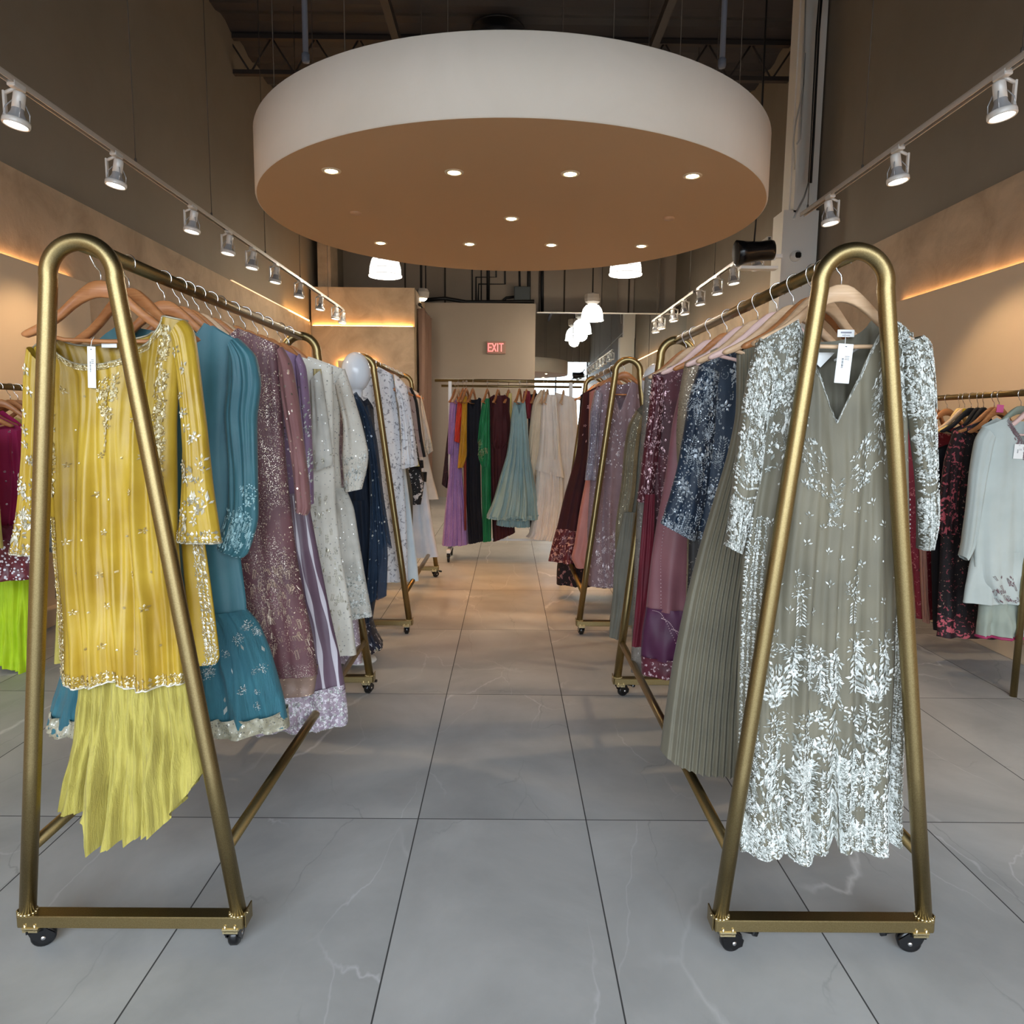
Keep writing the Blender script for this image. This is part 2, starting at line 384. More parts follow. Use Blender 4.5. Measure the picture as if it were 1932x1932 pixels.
# ------------------------------------------------------------------ track lighting
TRK = WHITEM
TXL, TXR, TZ = -2.435, 2.27, 3.05
def track(x, y0, y1, label, wires):
    t = thing('lighting_track', label, 'lighting track', (x, y0, TZ))
    mb = MB(); L = y1-y0
    mb.box((0, L/2, .012), (.036, L, .006)); mb.box((-.015, L/2, -.002), (.006, L, .026)); mb.box((.015, L/2, -.002), (.006, L, .026))
    mb.build('rail', mat('track_aluminium', (206, 198, 188), .45, .1), t)
    mb = MB(); mb.box((0, L/2, .004), (.022, L, .008)); mb.build('rail_slot', BLACKM, t)
    for wy in wires:
        mb = MB(); mb.tube([(0, wy-y0, .015), (0, wy-y0, ZC-TZ)], .0035, 6); mb.lathe([(.001, .05), (.008, .045), (.008, .015), (.001, .014)], c=(0, wy-y0, 0), n=8)
        mb.build('hanging_wire', mat('wire_grey', (90, 84, 78), .5, .4), t)
track(TXL, .5, 10.75, 'white lighting track running along the left wall', (3.45, 4.9, 6.1, 7.4, 8.6, 9.9))
track(TXR, .5, 5.8, 'front white lighting track along the right wall, ending at the column', (3.4, 4.85, 5.7))
track(TXR, 6.5, 8.9, 'middle white lighting track on the right, behind the column', (6.9, 8.2))
track(TXR, 9.05, 11.6, 'rear white lighting track on the right, nearest the mirror', (9.3, 11.3))
HEADW = mat('spot_white', (228, 227, 224), .35, .1)
LAMPL = emit('spot_lamp_glow', (1.0, .93, .78), 9)
GLS = mat('lamp_glass_grey', (190, 192, 196), .15, .3)
def make_spot(sx):
    t = thing('track_spotlight', 'x', 'track light', (0, 0, 0))
    mb = MB(); mb.box((0, 0, -.014), (.04, .09, .03), bev=.004); mb.tube([(0, 0, -.02), (sx*.058, 0, -.045)], .009, 8)
    mb.build('track_adapter', HEADW, t)
    mb = MB(); mb.box((sx*.062, 0, -.11), (.012, .024, .15), bev=.003); mb.build('arm', HEADW, t)
    tilt = RY(-sx*.14) @ RX(-.08); c = Vector((0, 0, -.12))
    mb = MB(); mb.lathe([(.001, .078), (.026, .078), (.028, .07), (.028, .0), (.001, 0)], c=c, n=20, R=tilt); mb.build('lamp_holder', HEADW, t)
    mb = MB(); mb.lathe([(.027, .0), (.030, -.02), (.048, -.055)], c=c, n=24, R=tilt)
    for k in range(4):
        a = PI/4+k*PI/2; mb.tube([c+tilt @ Vector((.028*cos(a), .028*sin(a), .03)), c+tilt @ Vector((.052*cos(a), .052*sin(a), -.01)), c+tilt @ Vector((.056*cos(a), .056*sin(a), -.06))], .003, 5)
    mb.build('reflector', GLS, t)
    mb = MB(); mb.lathe([(.048, -.055), (.060, -.055), (.062, -.062), (.062, -.078), (.058, -.084), (.052, -.082), (.050, -.070)], c=c, n=28, R=tilt); mb.build('front_ring', HEADW, t)
    mb = MB(); mb.lathe([(.0001, -.082), (.03, -.080), (.051, -.074)], c=c, n=24, R=tilt); mb.build('lens', LAMPL, t)
    return t
SP = {}
def place_spot(x, y, label, lit=True):
    sx = -1 if x < 0 else 1
    if sx not in SP: o = SP[sx] = make_spot(sx)
    else: o = copy_tree(SP[sx])
    o.location = (x, y, TZ); tag(o, label, 'track light', 'spotlights on the %s track' % ('left' if x < 0 else 'right'))
    return o
SPY = (195, 322, 412, 458, 488, 515, 545, 568, 592, 600); SPZ = (185, 313, 397, 505, 525, 542, 560, 578, 598, 610)
order = ('first', 'second', 'third', 'fourth', 'fifth', 'sixth', 'seventh', 'eighth', 'ninth', 'tenth')
spots = []
for i, px in enumerate((33, 221, 364, 432, 477, 521, 566, 605, 634, 647)):
    d_ = at(px, SPY[i], 1.0); y = TXL/d_.x; o = place_spot(TXL, y, 'white spotlight on the left track, %s from the front' % order[i]); spots.append((o, 1 if i % 2 else -1, i))
for i, px in enumerate((1888, 1692, 1565, 1427, 1383, 1352, 1320, 1291, 1270, 1247)):
    d_ = at(px, SPZ[i], 1.0); y = TXR/d_.x; o = place_spot(TXR, y, 'white spotlight on the right track, %s from the front' % order[i]); spots.append((o, 1 if i % 2 else -1, i))
place_spot(TXR, 11.4, 'unlit spotlight at the far end of the right track')
# light of the lit spots: front ones wash walls and racks alternately
for i, (o, s, k) in enumerate(spots):
    if k > 8: continue
    sx = 1 if o.location.x < 0 else -1
    p = Vector((o.location.x, o.location.y-.01, TZ-.23))
    tgt = Vector((sx*-3.0, p.y+.2, 1.5)) if s > 0 else Vector((sx*-1.15, p.y+.3, .6))
    l = light('SPOT', p, SPOT_W, (1, .72, .44), spot_size=1.15, spot_blend=.55, shadow_soft_size=.05)
    l.rotation_euler = (tgt-p).to_track_quat('-Z', 'Y').to_euler()
for y in (.6, 1.7):      # the tracks continue over the photographer's head
    for x in (TXL, TXR):
        o = place_spot(x, y, 'white spotlight on the %s track beside the entrance' % ('left' if x < 0 else 'right'))
        p = Vector((x, y, TZ-.23)); tgt = Vector((x*1.25, y+.6, 1.2)); l = light('SPOT', p, SPOT_W*.7, (1, .74, .48), spot_size=1.2, spot_blend=.55, shadow_soft_size=.05)
        l.rotation_euler = (tgt-p).to_track_quat('-Z', 'Y').to_euler()

# ------------------------------------------------------------------ pendant lights
PGL = emit('prismatic_shade_glow', (1.0, .97, .90), 2.4)
def pendant(px, py, y, dia, label, power, housing=True):
    q = at(px, py, y)     # bottom centre of the shade
    t = thing('pendant_light', label, 'pendant light', q); k = dia/.45
    mb = MB(); mb.lathe([(r*k, z*k) for r, z in ((.225, 0), (.228, .012), (.218, .03), (.212, .12), (.185, .22), (.13, .29), (.08, .31))], n=40)
    sh = mb.build('glass_shade', PGL, t)
    mb = MB()
    for j in range(3): z = (.014, .10, .2)[j]; r = (.231, .216, .192)[j]; mb.tube([(r*k*cos(a*PI/16), r*k*sin(a*PI/16), z*k) for a in range(32)], .004*k, 5, closed=True)
    mb.build('shade_ring', GLS, t)
    mb = MB(); mb.lathe([(.08*k, .31*k), (.15*k, .36*k), (.16*k, .42*k), (.155*k, .50*k), (.12*k, .52*k), (.001, .52*k)], n=8, smooth=False); mb.build('ballast_housing', mat('ballast_grey', (190, 182, 172), .5), t)
    mb = MB(); mb.tube([(0, 0, .5*k), (0, 0, ZC-q.z-.02)], .012, 8); mb.build('stem', BLACKM, t)
    light('POINT', (0, 0, -.03), power, (1, .88, .70), t, shadow_soft_size=.12)
    return t
pendant(727, 522, 10.0, .44, 'large glowing prismatic pendant behind the left edge of the drum', PEND_W)
pendant(1180, 519, 10.0, .44, 'large glowing prismatic pendant mostly hidden by the right edge of the drum', PEND_W)
pendant(1117, 605, 12.9, .40, 'glowing bell pendant with pale housing hanging before the mirror', PEND_W)
t = thing('pendant_light', 'small off-white high fixture hanging above the curtain', 'pendant light', at(797, 567, 13.0))
mb = MB(); mb.lathe([(.05, 0), (.11, .06), (.12, .14), (.09, .2), (.001, .21)], n=6, smooth=False); mb.build('housing', mat('ballast_grey', (1, 1, 1)), t)
mb = MB(); mb.lathe([(.001, -.006), (.05, -.004), (.085, .03)], n=6, smooth=False); mb.build('diffuser', LAMPL, t)
mb = MB(); zz = ZC-t.location.z+.03; mb.tube([(-.02, 0, .2), (-.02, 0, zz)], .022, 8); mb.tube([(.06, 0, .2), (.06, 0, zz)], .012, 8); mb.build('stem', BLACKM, t)

# ------------------------------------------------------------------ mirror, exit sign, curtain, services, speaker, camera
t = thing('wall_mirror', 'tall frameless mirror filling the rear right wall, reflecting the shopfront', 'mirror', (2.0, YB, 0))
MIR = mat('mirror_silver', (225, 232, 236), .01, 1.0)
for i in range(4):
    mb = MB(); mb.box((-1.52+.36+i*.72+.005, .02, 1.745), (.712, .02, 3.49)); mb.build('mirror_panel', MIR, t)
mb = MB(); mb.box((-.02, .012, 3.50), (2.92, .05, .02)); mb.build('top_trim', mat('mirror_trim', (230, 226, 214), .3), t)
q = at(936, 656, YB)
t = thing('exit_sign', 'red lettered exit sign on the taupe rear wall', 'sign', (q.x, YB, q.z))
mb = MB(); mb.box((0, -.02, 0), (.36, .04, .235), bev=.008); mb.build('sign_plate', mat('exit_plate', (176, 140, 124), .5), t)
mb = MB(); LT = {'E': [(-1,-1,-1,1),(-1,1,1,1),(-1,0,.7,0),(-1,-1,1,-1)], 'X': [(-1,-1,1,1),(-1,1,1,-1)], 'I': [(0,-1,0,1)], 'T': [(-1,1,1,1),(0,-1,0,1)]}
for ch, cx, hw in (('E', -.115, .03), ('X', -.035, .032), ('I', .03, .01), ('T', .098, .034)):
    for a, b, c, d in LT[ch]:
        p0 = Vector((cx+a*hw, -.044, b*.068)); p1 = Vector((cx+c*hw, -.044, d*.068)); dd = p1-p0
        mb.box((p0+p1)/2, (dd.length+.018, .008, .020), R=RY(-math.atan2(dd.z, dd.x)))
mb.build('lettering', emit('exit_red', (1, .04, .06), .8), t)
# curtain in the opening beside the partition
def curtain():
    mb = MB(); n_, v, f = 120, [], []
    for i in range(n_+1):
        u = i/n_; y = 12.45+1.25*u; x = -1.50+.045*sin(u*PI*22)+.012*sin(u*61)
        for j in range(9): z = .03+j*(3.35-.03)/8; v.append((x+.010*sin(u*40+j), y, z))
    for i in range(n_):
        for j in range(8): a = i*9+j; f.append((a, a+9, a+10, a+1))
    mb.add(v, f)
    m_ = mat('brown_curtain_cloth', (150, 118, 100), .8); o = mb.build('curtain', m_)
    md = o.modifiers.new('s', 'SOLIDIFY'); md.thickness = .004
    tag(o, 'long taupe-brown pleated curtain hanging beside the rear partition', 'curtain')
curtain()
mb = MB(); mb.tube([(-1.50, 12.3, 3.38), (-1.50, 13.78, 3.38)], .016, 10); mb.lathe([(.001, -.03), (.03, -.02), (.03, .02), (.001, .03)], c=(-1.5, 12.3, 3.38), n=12, R=RX(PI/2))
tag(mb.build('curtain_rod', BLACKM), 'dark rod carrying the brown curtain', 'curtain rod')
def pt(px, py, y=14.83): return at(px, py, y)
def pipe(name, pts, r, label, cat, m=BLACKM):
    mb = MB(); c = pt(*pts[0]); mb.tube([pt(*q)-c for q in pts], r, 8); tag(mb.build(name, m, loc=c), label, cat)
pipe('vertical_pipe', [(921, 420), (921, 572)], .034, 'thick black vertical pipe on the high rear wall', 'pipe')
pipe('conduit', [(891, 420), (891, 570)], .012, 'thin conduit left of the stepped pipes on the rear wall', 'pipe')
pipe('conduit', [(908, 420), (908, 570)], .012, 'thin conduit beside the thick black rear pipe', 'pipe')
pipe('conduit', [(936, 420), (936, 523), (898, 523), (898, 571)], .016, 'black pipe stepping to the left on the rear wall, upper bend', 'pipe')
pipe('conduit', [(952, 430), (953, 536), (903, 536), (902, 571)], .016, 'black pipe stepping to the left on the rear wall, lower bend', 'pipe')
pipe('conduit', [(980, 500), (981, 552)], .02, 'black conduit entering the electrical box', 'pipe')
pipe('flexible_conduit', [(972, 560), (955, 562), (945, 571), (940, 585)], .028, 'curved black hose beside the electrical box', 'hose')
pipe('conduit', [(998, 430), (998, 585)], .035, 'wide black conduit rising behind the electrical box', 'pipe')
pipe('conduit', [(1023, 450), (1023, 592)], .032, 'black conduit to the right of the electrical box', 'pipe')
t = pt(985, 562, 14.7); mb = MB(); mb.box((0, 0, 0), (.32, .14, .42), bev=.01); mb.box((.0, -.075, 0), (.27, .01, .37))
tag(mb.build('electrical_box', mat('box_grey_green', (96, 100, 98), .5, .3), loc=t), 'grey electrical box high on the rear wall', 'electrical box')
mb = MB(); mb.tube([at(800, 566, 13.9), at(840, 563, 14.0), at(880, 570, 13.95), at(1008, 569, 13.9)], .035, 8)
tag(mb.build('cable_run', BLACKM), 'black cable lying along the top of the taupe exit wall', 'cable')
# speaker hung left of the column
q = at(1423, 475, 6.2); t = thing('loudspeaker', 'black curved loudspeaker hung beside the white column', 'speaker', q); t.scale = (.78,)*3
mb = MB(); mb.lathe([(.001, -.20), (.12, -.20), (.135, -.19), (.118, -.10), (.10, .05), (.108, .17), (.10, .20), (.001, .20)], n=32, R=RY(PI/2-.1)); mb.build('cabinet', BLKP, t)
mb = MB(); mb.lathe([(.001, -.205), (.11, -.204), (.115, -.198)], n=32, R=RY(PI/2-.1)); mb.build('grille', mat('speaker_grille', (30, 30, 32), .7), t)
mb = MB(); mb.box((.22, .02, 0), (.03, .05, .16), bev=.004); mb.box((.27, .05, -.03), (.1, .03, .04)); mb.box((.08, .1, -.15), (.4, .12, .03)); mb.build('bracket', WHITEM, t)
mb = MB(); mb.tube([(-.0, .02, .1), (.02, .02, .55), (.0, .02, (ZC-q.z-.02)/.78)], .009, 6); mb.build('hanging_cable', BLACKM, t)
q = at(1501, 483, 7.97); t = thing('security_camera', 'small white security camera with black lens on the column', 'camera', q)
mb = MB(); mb.lathe([(.001, .05), (.05, .045), (.055, .0), (.055, -.03)], n=24, R=RX(PI/2)); mb.build('housing', WHITEM, t)
mb = MB(); mb.box((.01, -.05, .0), (.062, .03, .062), bev=.02); mb.build('lens', BLKP, t)
# cables down the column
for pts, lab in (([(1520, 0), (1516, 160), (1500, 240), (1497, 268), (1499, 320)], 'thin looped cable hanging down the face of the column'),
                 ([(1519, 100), (1510, 262), (1503, 272)], 'short cable branching on the column face')):
    mb = MB(); c = at(*pts[0], 7.95); mb.tube([at(*q_, 7.95)-c for q_ in pts], .008, 6); tag(mb.build('cable', GREYM, loc=c), lab, 'cable')
mb = MB(); c = at(1546, 0, 7.9); pts = [(1546, 0), (1541, 60), (1531, 260), (1526, 345)]
for dx in (0, 4): mb.tube([at(a+dx, b, 7.9)-c for a, b in pts], .012, 6)
tag(mb.build('cable_bundle', BLACKM, loc=c), 'pair of dark cables running down the right edge of the column', 'cable')
mb = MB(); c = at(1525, 345, 7.0); pts = [(1525, 345, 7.9), (1518, 370, 7.0), (1502, 402, 6.2), (1498, 413, 5.85)]
mb.tube([at(*q_)-c for q_ in pts], .009, 6); tag(mb.build('track_feed_cable', GREYM, loc=c), 'grey cable feeding the front right lighting track', 'cable')
# ================================================================== RACKS
def caster(parent, x, y, ang, brake=False):
    mb = MB(); mb.box((x, y, .068), (.044, .05, .005), bev=.001); mb.box((x, y, .060), (.040, .046, .006))
    for a in (-.013, .013):
        mb.tube([(x+a, y-.021, .062), (x+a, y-.021, .080)], .0035, 8)
        mb.tube([(x+a, y+.021, .062), (x+a, y+.021, .080)], .0035, 8)
    c = mb.build('caster', WELD, parent)
    R = RZ(ang); o = Vector((x, y, 0))
    mb = MB(); w_ = Vector((0, .018, .0305))
    mb.lathe([(.001, -.013), (.026, -.013), (.0305, -.008), (.0305, .008), (.026, .013), (.001, .013)], c=o+R @ w_, n=24, R=R @ RY(PI/2)); mb.build('wheel', BLKP, c)
    mb = MB()
    for s in (-1, 1):
        mb.add([o+R @ Vector((s*.0165+dx, a, b)) for dx in (-.002, .002) for a, b in ((-.018, .060), (.022, .060), (.046, .036), (.042, .018), (.016, .012), (-.010, .038))],
               [(0,1,2,3,4,5), (11,10,9,8,7,6)]+[(i, (i+1) % 6, 6+(i+1) % 6, 6+i) for i in range(6)], 0, False)
    mb.box(o+R @ Vector((0, .0, .056)), (.037, .040, .008), R=R); mb.lathe([(.001, .0), (.016, .0), (.014, .012), (.001, .014)], c=o+Vector((0, 0, .052)), n=16)
    mb.build('fork', BLKP, c)
    if brake:
        mb = MB(); mb.box(o+R @ Vector((0, .056, .052)), (.024, .05, .006), R=R @ RX(-.35), bev=.002); mb.box(o+R @ Vector((0, .084, .044)), (.030, .018, .016), R=R @ RX(-.35), bev=.003)
        mb.build('brake_lever', BLKP, c)
    mb = MB()
    for s in (-1, 1): mb.lathe([(.001, s*.0205), (.005, s*.020), (.006, s*.0185)], c=o+R @ w_, n=10, R=R @ RY(PI/2))
    mb.build('axle_cap', CHROME, c)

def rack(cx, y0, y1, label, lean=0.0, half=.29, top=1.832, angs=(0, 0, 0, 0), rails=True):
    t = thing('garment_rack', label, 'clothes rack', (cx, y0, 0), group='gold A-frame rolling racks')
    L = y1-y0; r = .0205; ar = .080
    for yy in (0, L):
        pts = [(-half+.008, yy, .102)]
        ax = lean; az = top-ar
        # tangent line from the foot to the arch circle, then the arch
        def arc(a): return (ax+ar*cos(a), yy, az+ar*sin(a))
        th = math.atan2(half-.03-ar, az-.1)          # lean of the legs
        pts += [arc(PI-a) for a in [-th*.9+(PI+2*th*.9)*i/24 for i in range(25)]]
        pts.append((half-.008, yy, .102))
        a, b = Vector(pts[0]), Vector(pts[1]); c, d = Vector(pts[-2]), Vector(pts[-1])
        full = [a+(b-a)*i/4 for i in range(4)]+[Vector(q) for q in pts[1:-1]]+[c+(d-c)*i/4 for i in range(1, 5)]
        mb = MB(); mb.tube(full, r, 20); mb.build('arched_frame', GOLD, t)
        mb = MB(); mb.box((0, yy, .085), (2*half+.02, .042, .034), bev=.0025); bb = mb.build('base_bar', GOLD, t)
        for s in (-1, 1):
            mb = MB(); mb.box((s*(half+.013), yy+.012, .090), (.004, .05, .046), bev=.001); mb.build('end_plate', GOLD, bb)
        mb = MB()
        for s in (-1, 1):
            for k in range(14):
                a = 2*PI*k/14; mb.lathe([(.001, 0), (.0055, .001), (.004, .005), (.001, .006)], c=(s*(half-.008)+.022*cos(a), yy+.019*sin(a), .1015), n=6)
        mb.build('weld_bead', WELD, bb)
    mb = MB(); mb.tube([(lean, 0, top-.003), (lean, L, top-.003)], .0185, 20); mb.build('hanging_rail', GOLD, t)
    zr = .285; fr = (zr-.1)/(top-.16-.1); xr = (half-.008)*(1-fr)+(ar)*fr
    for s in (-1, 1):
        mb = MB(); x = s*xr+lean*fr; mb.tube([(x, 0, zr), (x, L, zr)], .0165, 16); mb.build('side_rail', GOLD, t)
    i = 0
    for yy in (0, L):
        for s in (-1, 1): caster(t, s*(half-.025), yy, angs[i], brake=(i + (cx > 0)) % 2 == 1 or cx > 0); i += 1
    return t
RL, RR, RL2, RR2 = (-.993, -.035), (.858, -.028), (-.935, -.012), (.772, -.004)
rack(RL[0], 1.78, 3.61, 'gold A-frame rack at front left, holding the yellow outfit', RL[1], angs=(-1.1, .1, .4, -.3))
rack(RR[0], 1.78, 3.61, 'gold A-frame rack at front right, holding the grey embroidered gown', RR[1], half=.284, angs=(-1.35, 1.3, -1.0, .5))
rack(RL2[0], 4.68, 6.49, 'gold A-frame rack at rear left, behind the egg-headed mannequin', RL2[1], angs=(.3, .2, .8, -.6))
rack(RR2[0], 4.70, 6.53, 'gold A-frame rack at rear right, holding the dusty lilac gown', RR2[1], angs=(.1, .3, .2, .4))
# straight double-rail rack across the aisle
t = thing('garment_rack', 'straight gold-topped rack standing across the end of the aisle', 'clothes rack', (0, 7.42, 0))
mb = MB(); mb.tube([(-.755, 0, 1.848), (.81, 0, 1.848)], .016, 14); mb.build('top_rail', GOLD, t)
mb = MB(); mb.tube([(-.70, .12, 1.80), (.76, .12, 1.80)], .013, 14); mb.build('rear_rail', GOLD, t)
for x in (-.60, .635):
    mb = MB(); mb.box((x, 0, .98), (.035, .03, 1.72), bev=.003); mb.box((x, .06, 1.80), (.02, .14, .02)); mb.build('post', WHITEM, t)
    mb = MB(); mb.box((x, 0, .115), (.04, .46, .035), bev=.004); mb.build('foot_bar', WHITEM, t)
    for y in (-.2, .2):
        mb = MB(); mb.lathe([(.001, -.012), (.042, -.012), (.047, -.005), (.047, .005), (.042, .012), (.001, .012)], c=(x, y, .047), n=20, R=RY(PI/2)); mb.box((x, y, .08), (.034, .05, .04)); mb.build('caster', BLKP, t)
mb = MB(); mb.box((.015, 0, .21), (1.2, .03, .022)); mb.box((-.42, 0, .24), (.02, .02, .06)); mb.box((.0, 0, .24), (.02, .02, .06)); mb.build('cross_bar', WHITEM, t)
# wall-side rails
def side_rail(s, y0, y1, legs, z, label):
    t = thing('garment_rack', label, 'clothes rack', (s*2.7, y0, 0))
    mb = MB(); mb.tube([(0, 0, z), (0, y1-y0, z)], .0165, 14); mb.build('hanging_rail', GOLD, t)
    for y in legs:
        mb = MB(); mb.tube([(0, y-y0, .0), (0, y-y0, z)], .0175, 14); mb.build('leg', GOLD, t)
side_rail(1, 2.5, 6.9, (3.65, 6.8), 1.60, 'straight gold rail along the right wall, holding printed suits')
side_rail(-1, 2.5, 6.9, (2.6, 6.8), 1.583, 'straight gold rail along the left wall, holding bright outfits')

# ================================================================== HANGERS
def hanger_mesh(wm, flat=False):
    t = thing('clothes_hanger', 'x', 'hanger')
    prof = [(0,-.064,.042),(.015,-.065,.042),(.03,-.071,.041),(.05,-.086,.036),(.07,-.104,.032),(.10,-.134,.028),(.135,-.162,.025),(.17,-.181,.022),(.192,-.192,.018),(.20,-.198,.009)]
    mb = MB(); xs = [(-x, z, h) for x, z, h in prof[:0:-1]]+prof; v = []; f = []
    for x, z, h in xs:
        dy = .0075+.004*min(1, abs(x)/.2)
        yc = .010*(x/.22)**2
        v += [(x, yc-dy, z-.003), (x, yc-dy*.6, z), (x, yc+dy*.6, z), (x, yc+dy, z-.003), (x, yc+dy, z-h+.003), (x, yc+dy*.6, z-h), (x, yc-dy*.6, z-h), (x, yc-dy, z-h+.003)]
    for i in range(len(xs)-1):
        for k in range(8): f.append((i*8+k, (i+1)*8+k, (i+1)*8+(k+1) % 8, i*8+(k+1) % 8))
    f += [tuple(range(8)), tuple((len(xs)-1)*8+k for k in range(8))[::-1]]
    mb.add(v, f); mb.build('shoulder_bar', wm, t)
    mb = MB(); mb.tube([(-.165, .006, -.198), (-.1, .005, -.214), (0, .004, -.216), (.1, .005, -.214), (.165, .006, -.198)], .0055, 10); mb.build('trouser_bar', wm, t)
    mb = MB(); c = -.0005; R = .0235; pts = [(R*cos(a), 0, c+R*sin(a)) for a in [-.5+(PI+.75)*i/16 for i in range(17)]]
    pts += [(-.012, 0, -.030), (-.002, 0, -.040), (0, 0, -.050), (0, 0, -.068)]; mb.tube(pts, .0019, 8); mb.build('hook', CHROME, t)
    return t
HPROT = {}
def hanger(x, y, z, label, rz=0.0, m='wood', group=None, tilt=0.0):
    wm = {'wood': WOOD, 'pale': WOODL, 'pink': mat('pale_pink_wood', (226, 190, 182), .45), 'velvet': mat('black_velvet_hanger', (16, 14, 18), .9), 'green': mat('pale_green_hanger', (150, 160, 145), .5), 'yellow': mat('straw_wood', (232, 200, 130), .45)}[m]
    if m not in HPROT: o = HPROT[m] = hanger_mesh(wm)
    else: o = copy_tree(HPROT[m])
    o.location = (x, y, z); o.rotation_euler = (0, tilt, rz); tag(o, label, 'hanger', group); return o

# ================================================================== CLOTH
def fab(name, rgb, rough=.75, rgb2=None, vs=6, sheen=.25, seq=None, prints=(), alpha=1.0, weave=900, streak=None, metal=0, crinkle=0):
    m = mat(name, rgb, rough, metal); nt, b = base(m); v = coords(nt)
    b.inputs['Sheen Weight'].default_value = sheen*(.35 if max(rgb) > 80 else .08); b.inputs['Sheen Roughness'].default_value = .4
    col = ramp(nt, noise(nt, v, vs, 3), [(.35, rgb), (.65, rgb2 or tuple(c*.93 for c in rgb))])
    if streak:
        s2 = coords(nt, (streak[0], streak[0], 1.2)); col = mixc(nt, ramp(nt, noise(nt, s2, 1, 3, .6), [(streak[2], (0, 0, 0)), (streak[2]+.06, (1, 1, 1))]), col, streak[1])
    for sc, th, c2, kind in prints:
        if kind == 'spot':
            vo = N(nt, 'ShaderNodeTexVoronoi'); vo.inputs['Scale'].default_value = sc; nt.links.new(v, vo.inputs['Vector'])
            fac = ramp(nt, vo.outputs['Distance'], [(th, (1, 1, 1)), (th+.04, (0, 0, 0))])
        elif kind == 'net':
            vo = N(nt, 'ShaderNodeTexVoronoi', feature='DISTANCE_TO_EDGE'); vo.inputs['Scale'].default_value = sc
            nv = N(nt, 'ShaderNodeTexNoise'); nv.inputs['Scale'].default_value = sc*.5; nt.links.new(v, nv.inputs['Vector'])
            ad = N(nt, 'ShaderNodeVectorMath', operation='MULTIPLY_ADD'); nt.links.new(nv.outputs['Color'], ad.inputs[0]); ad.inputs[1].default_value = (1.4/sc,)*3; nt.links.new(v, ad.inputs[2])
            nt.links.new(ad.outputs[0], vo.inputs['Vector']); fac = ramp(nt, vo.outputs['Distance'], [(th, (1, 1, 1)), (th+.03, (0, 0, 0))])
        else:
            fac = ramp(nt, noise(nt, v, sc, 3, .6, .5), [(th, (0, 0, 0)), (th+.03, (1, 1, 1))])
        col = mixc(nt, fac, col, c2)
    wv = noise(nt, coords(nt, (weave, weave, weave*.5)), 1, 2)
    hgt = wv
    if seq:
        c2, sc, dens, clus, th = seq
        vo = N(nt, 'ShaderNodeTexVoronoi'); vo.inputs['Scale'].default_value = sc; nt.links.new(v, vo.inputs['Vector'])
        sp = N(nt, 'ShaderNodeSeparateColor'); nt.links.new(vo.outputs['Color'], sp.inputs[0])
        a = ramp(nt, sp.outputs[0], [(1-dens-.01, (0, 0, 0)), (1-dens, (1, 1, 1))])
        d = ramp(nt, vo.outputs['Distance'], [(.36, (1, 1, 1)), (.42, (0, 0, 0))])
        mu = N(nt, 'ShaderNodeMath', operation='MULTIPLY'); nt.links.new(a, mu.inputs[0]); nt.links.new(d, mu.inputs[1]); fac = mu.outputs[0]
        if clus:
            cl = ramp(nt, noise(nt, coords(nt, (1, 1, .6)), clus, 3, .6), [(th, (0, 0, 0)), (th+.08, (1, 1, 1))])
            m2 = N(nt, 'ShaderNodeMath', operation='MULTIPLY'); nt.links.new(fac, m2.inputs[0]); nt.links.new(cl, m2.inputs[1]); fac = m2.outputs[0]
        cc = mixc(nt, sp.outputs[1], c2, tuple(min(255, c*.45) for c in c2))
        col = mixc(nt, fac, col, cc)
        m3 = N(nt, 'ShaderNodeMath', operation='MULTIPLY'); nt.links.new(fac, m3.inputs[0]); m3.inputs[1].default_value = .5; nt.links.new(m3.outputs[0], b.inputs['Metallic'])
        rr = mixc(nt, fac, (int(255*min(1, rough)**.45),)*3, (120, 120, 120)); nt.links.new(rr, b.inputs['Roughness'])
        ad = N(nt, 'ShaderNodeMath', operation='ADD'); nt.links.new(fac, ad.inputs[0]); m4 = N(nt, 'ShaderNodeMath', operation='MULTIPLY'); nt.links.new(wv, m4.inputs[0]); m4.inputs[1].default_value = .3; nt.links.new(m4.outputs[0], ad.inputs[1]); hgt = ad.outputs[0]
    if crinkle:
        cn = noise(nt, coords(nt, (110, 110, 14)), 1, 4, .65, .8); cm = N(nt, 'ShaderNodeMath', operation='MULTIPLY_ADD'); nt.links.new(cn, cm.inputs[0]); cm.inputs[1].default_value = 4.0
        nt.links.new(hgt, cm.inputs[2]); hgt = cm.outputs[0]
    nt.links.new(col, b.inputs['Base Color']); bump(nt, hgt, .25 if not crinkle else crinkle, .0015)
    if alpha < 1: b.inputs['Alpha'].default_value = alpha
    return m

class Curve:
    def __init__(s, pts):
        s.p = [Vector(p) for p in pts]; d = [0]
        for a, b in zip(s.p, s.p[1:]): d.append(d[-1]+max((b-a).length, 1e-6))
        s.L = d[-1]; s.d = [q/s.L for q in d]
    def __call__(s, u):
        u = min(max(u, 0), 1); i = 0
        while i < len(s.d)-2 and u > s.d[i+1]: i += 1
        k = (u-s.d[i])/(s.d[i+1]-s.d[i]); P = s.p; n = len(P)
        p0 = P[max(i-1, 0)]; p1 = P[i]; p2 = P[i+1]; p3 = P[min(i+2, n-1)]
        h = .5                                   # soft Catmull-Rom
        m1 = (p2-p0)*h*.7; m2 = (p3-p1)*h*.7; k2 = k*k; k3 = k2*k
        return (2*k3-3*k2+1)*p1+(k3-2*k2+k)*m1+(-2*k3+3*k2)*p2+(k3-k2)*m2

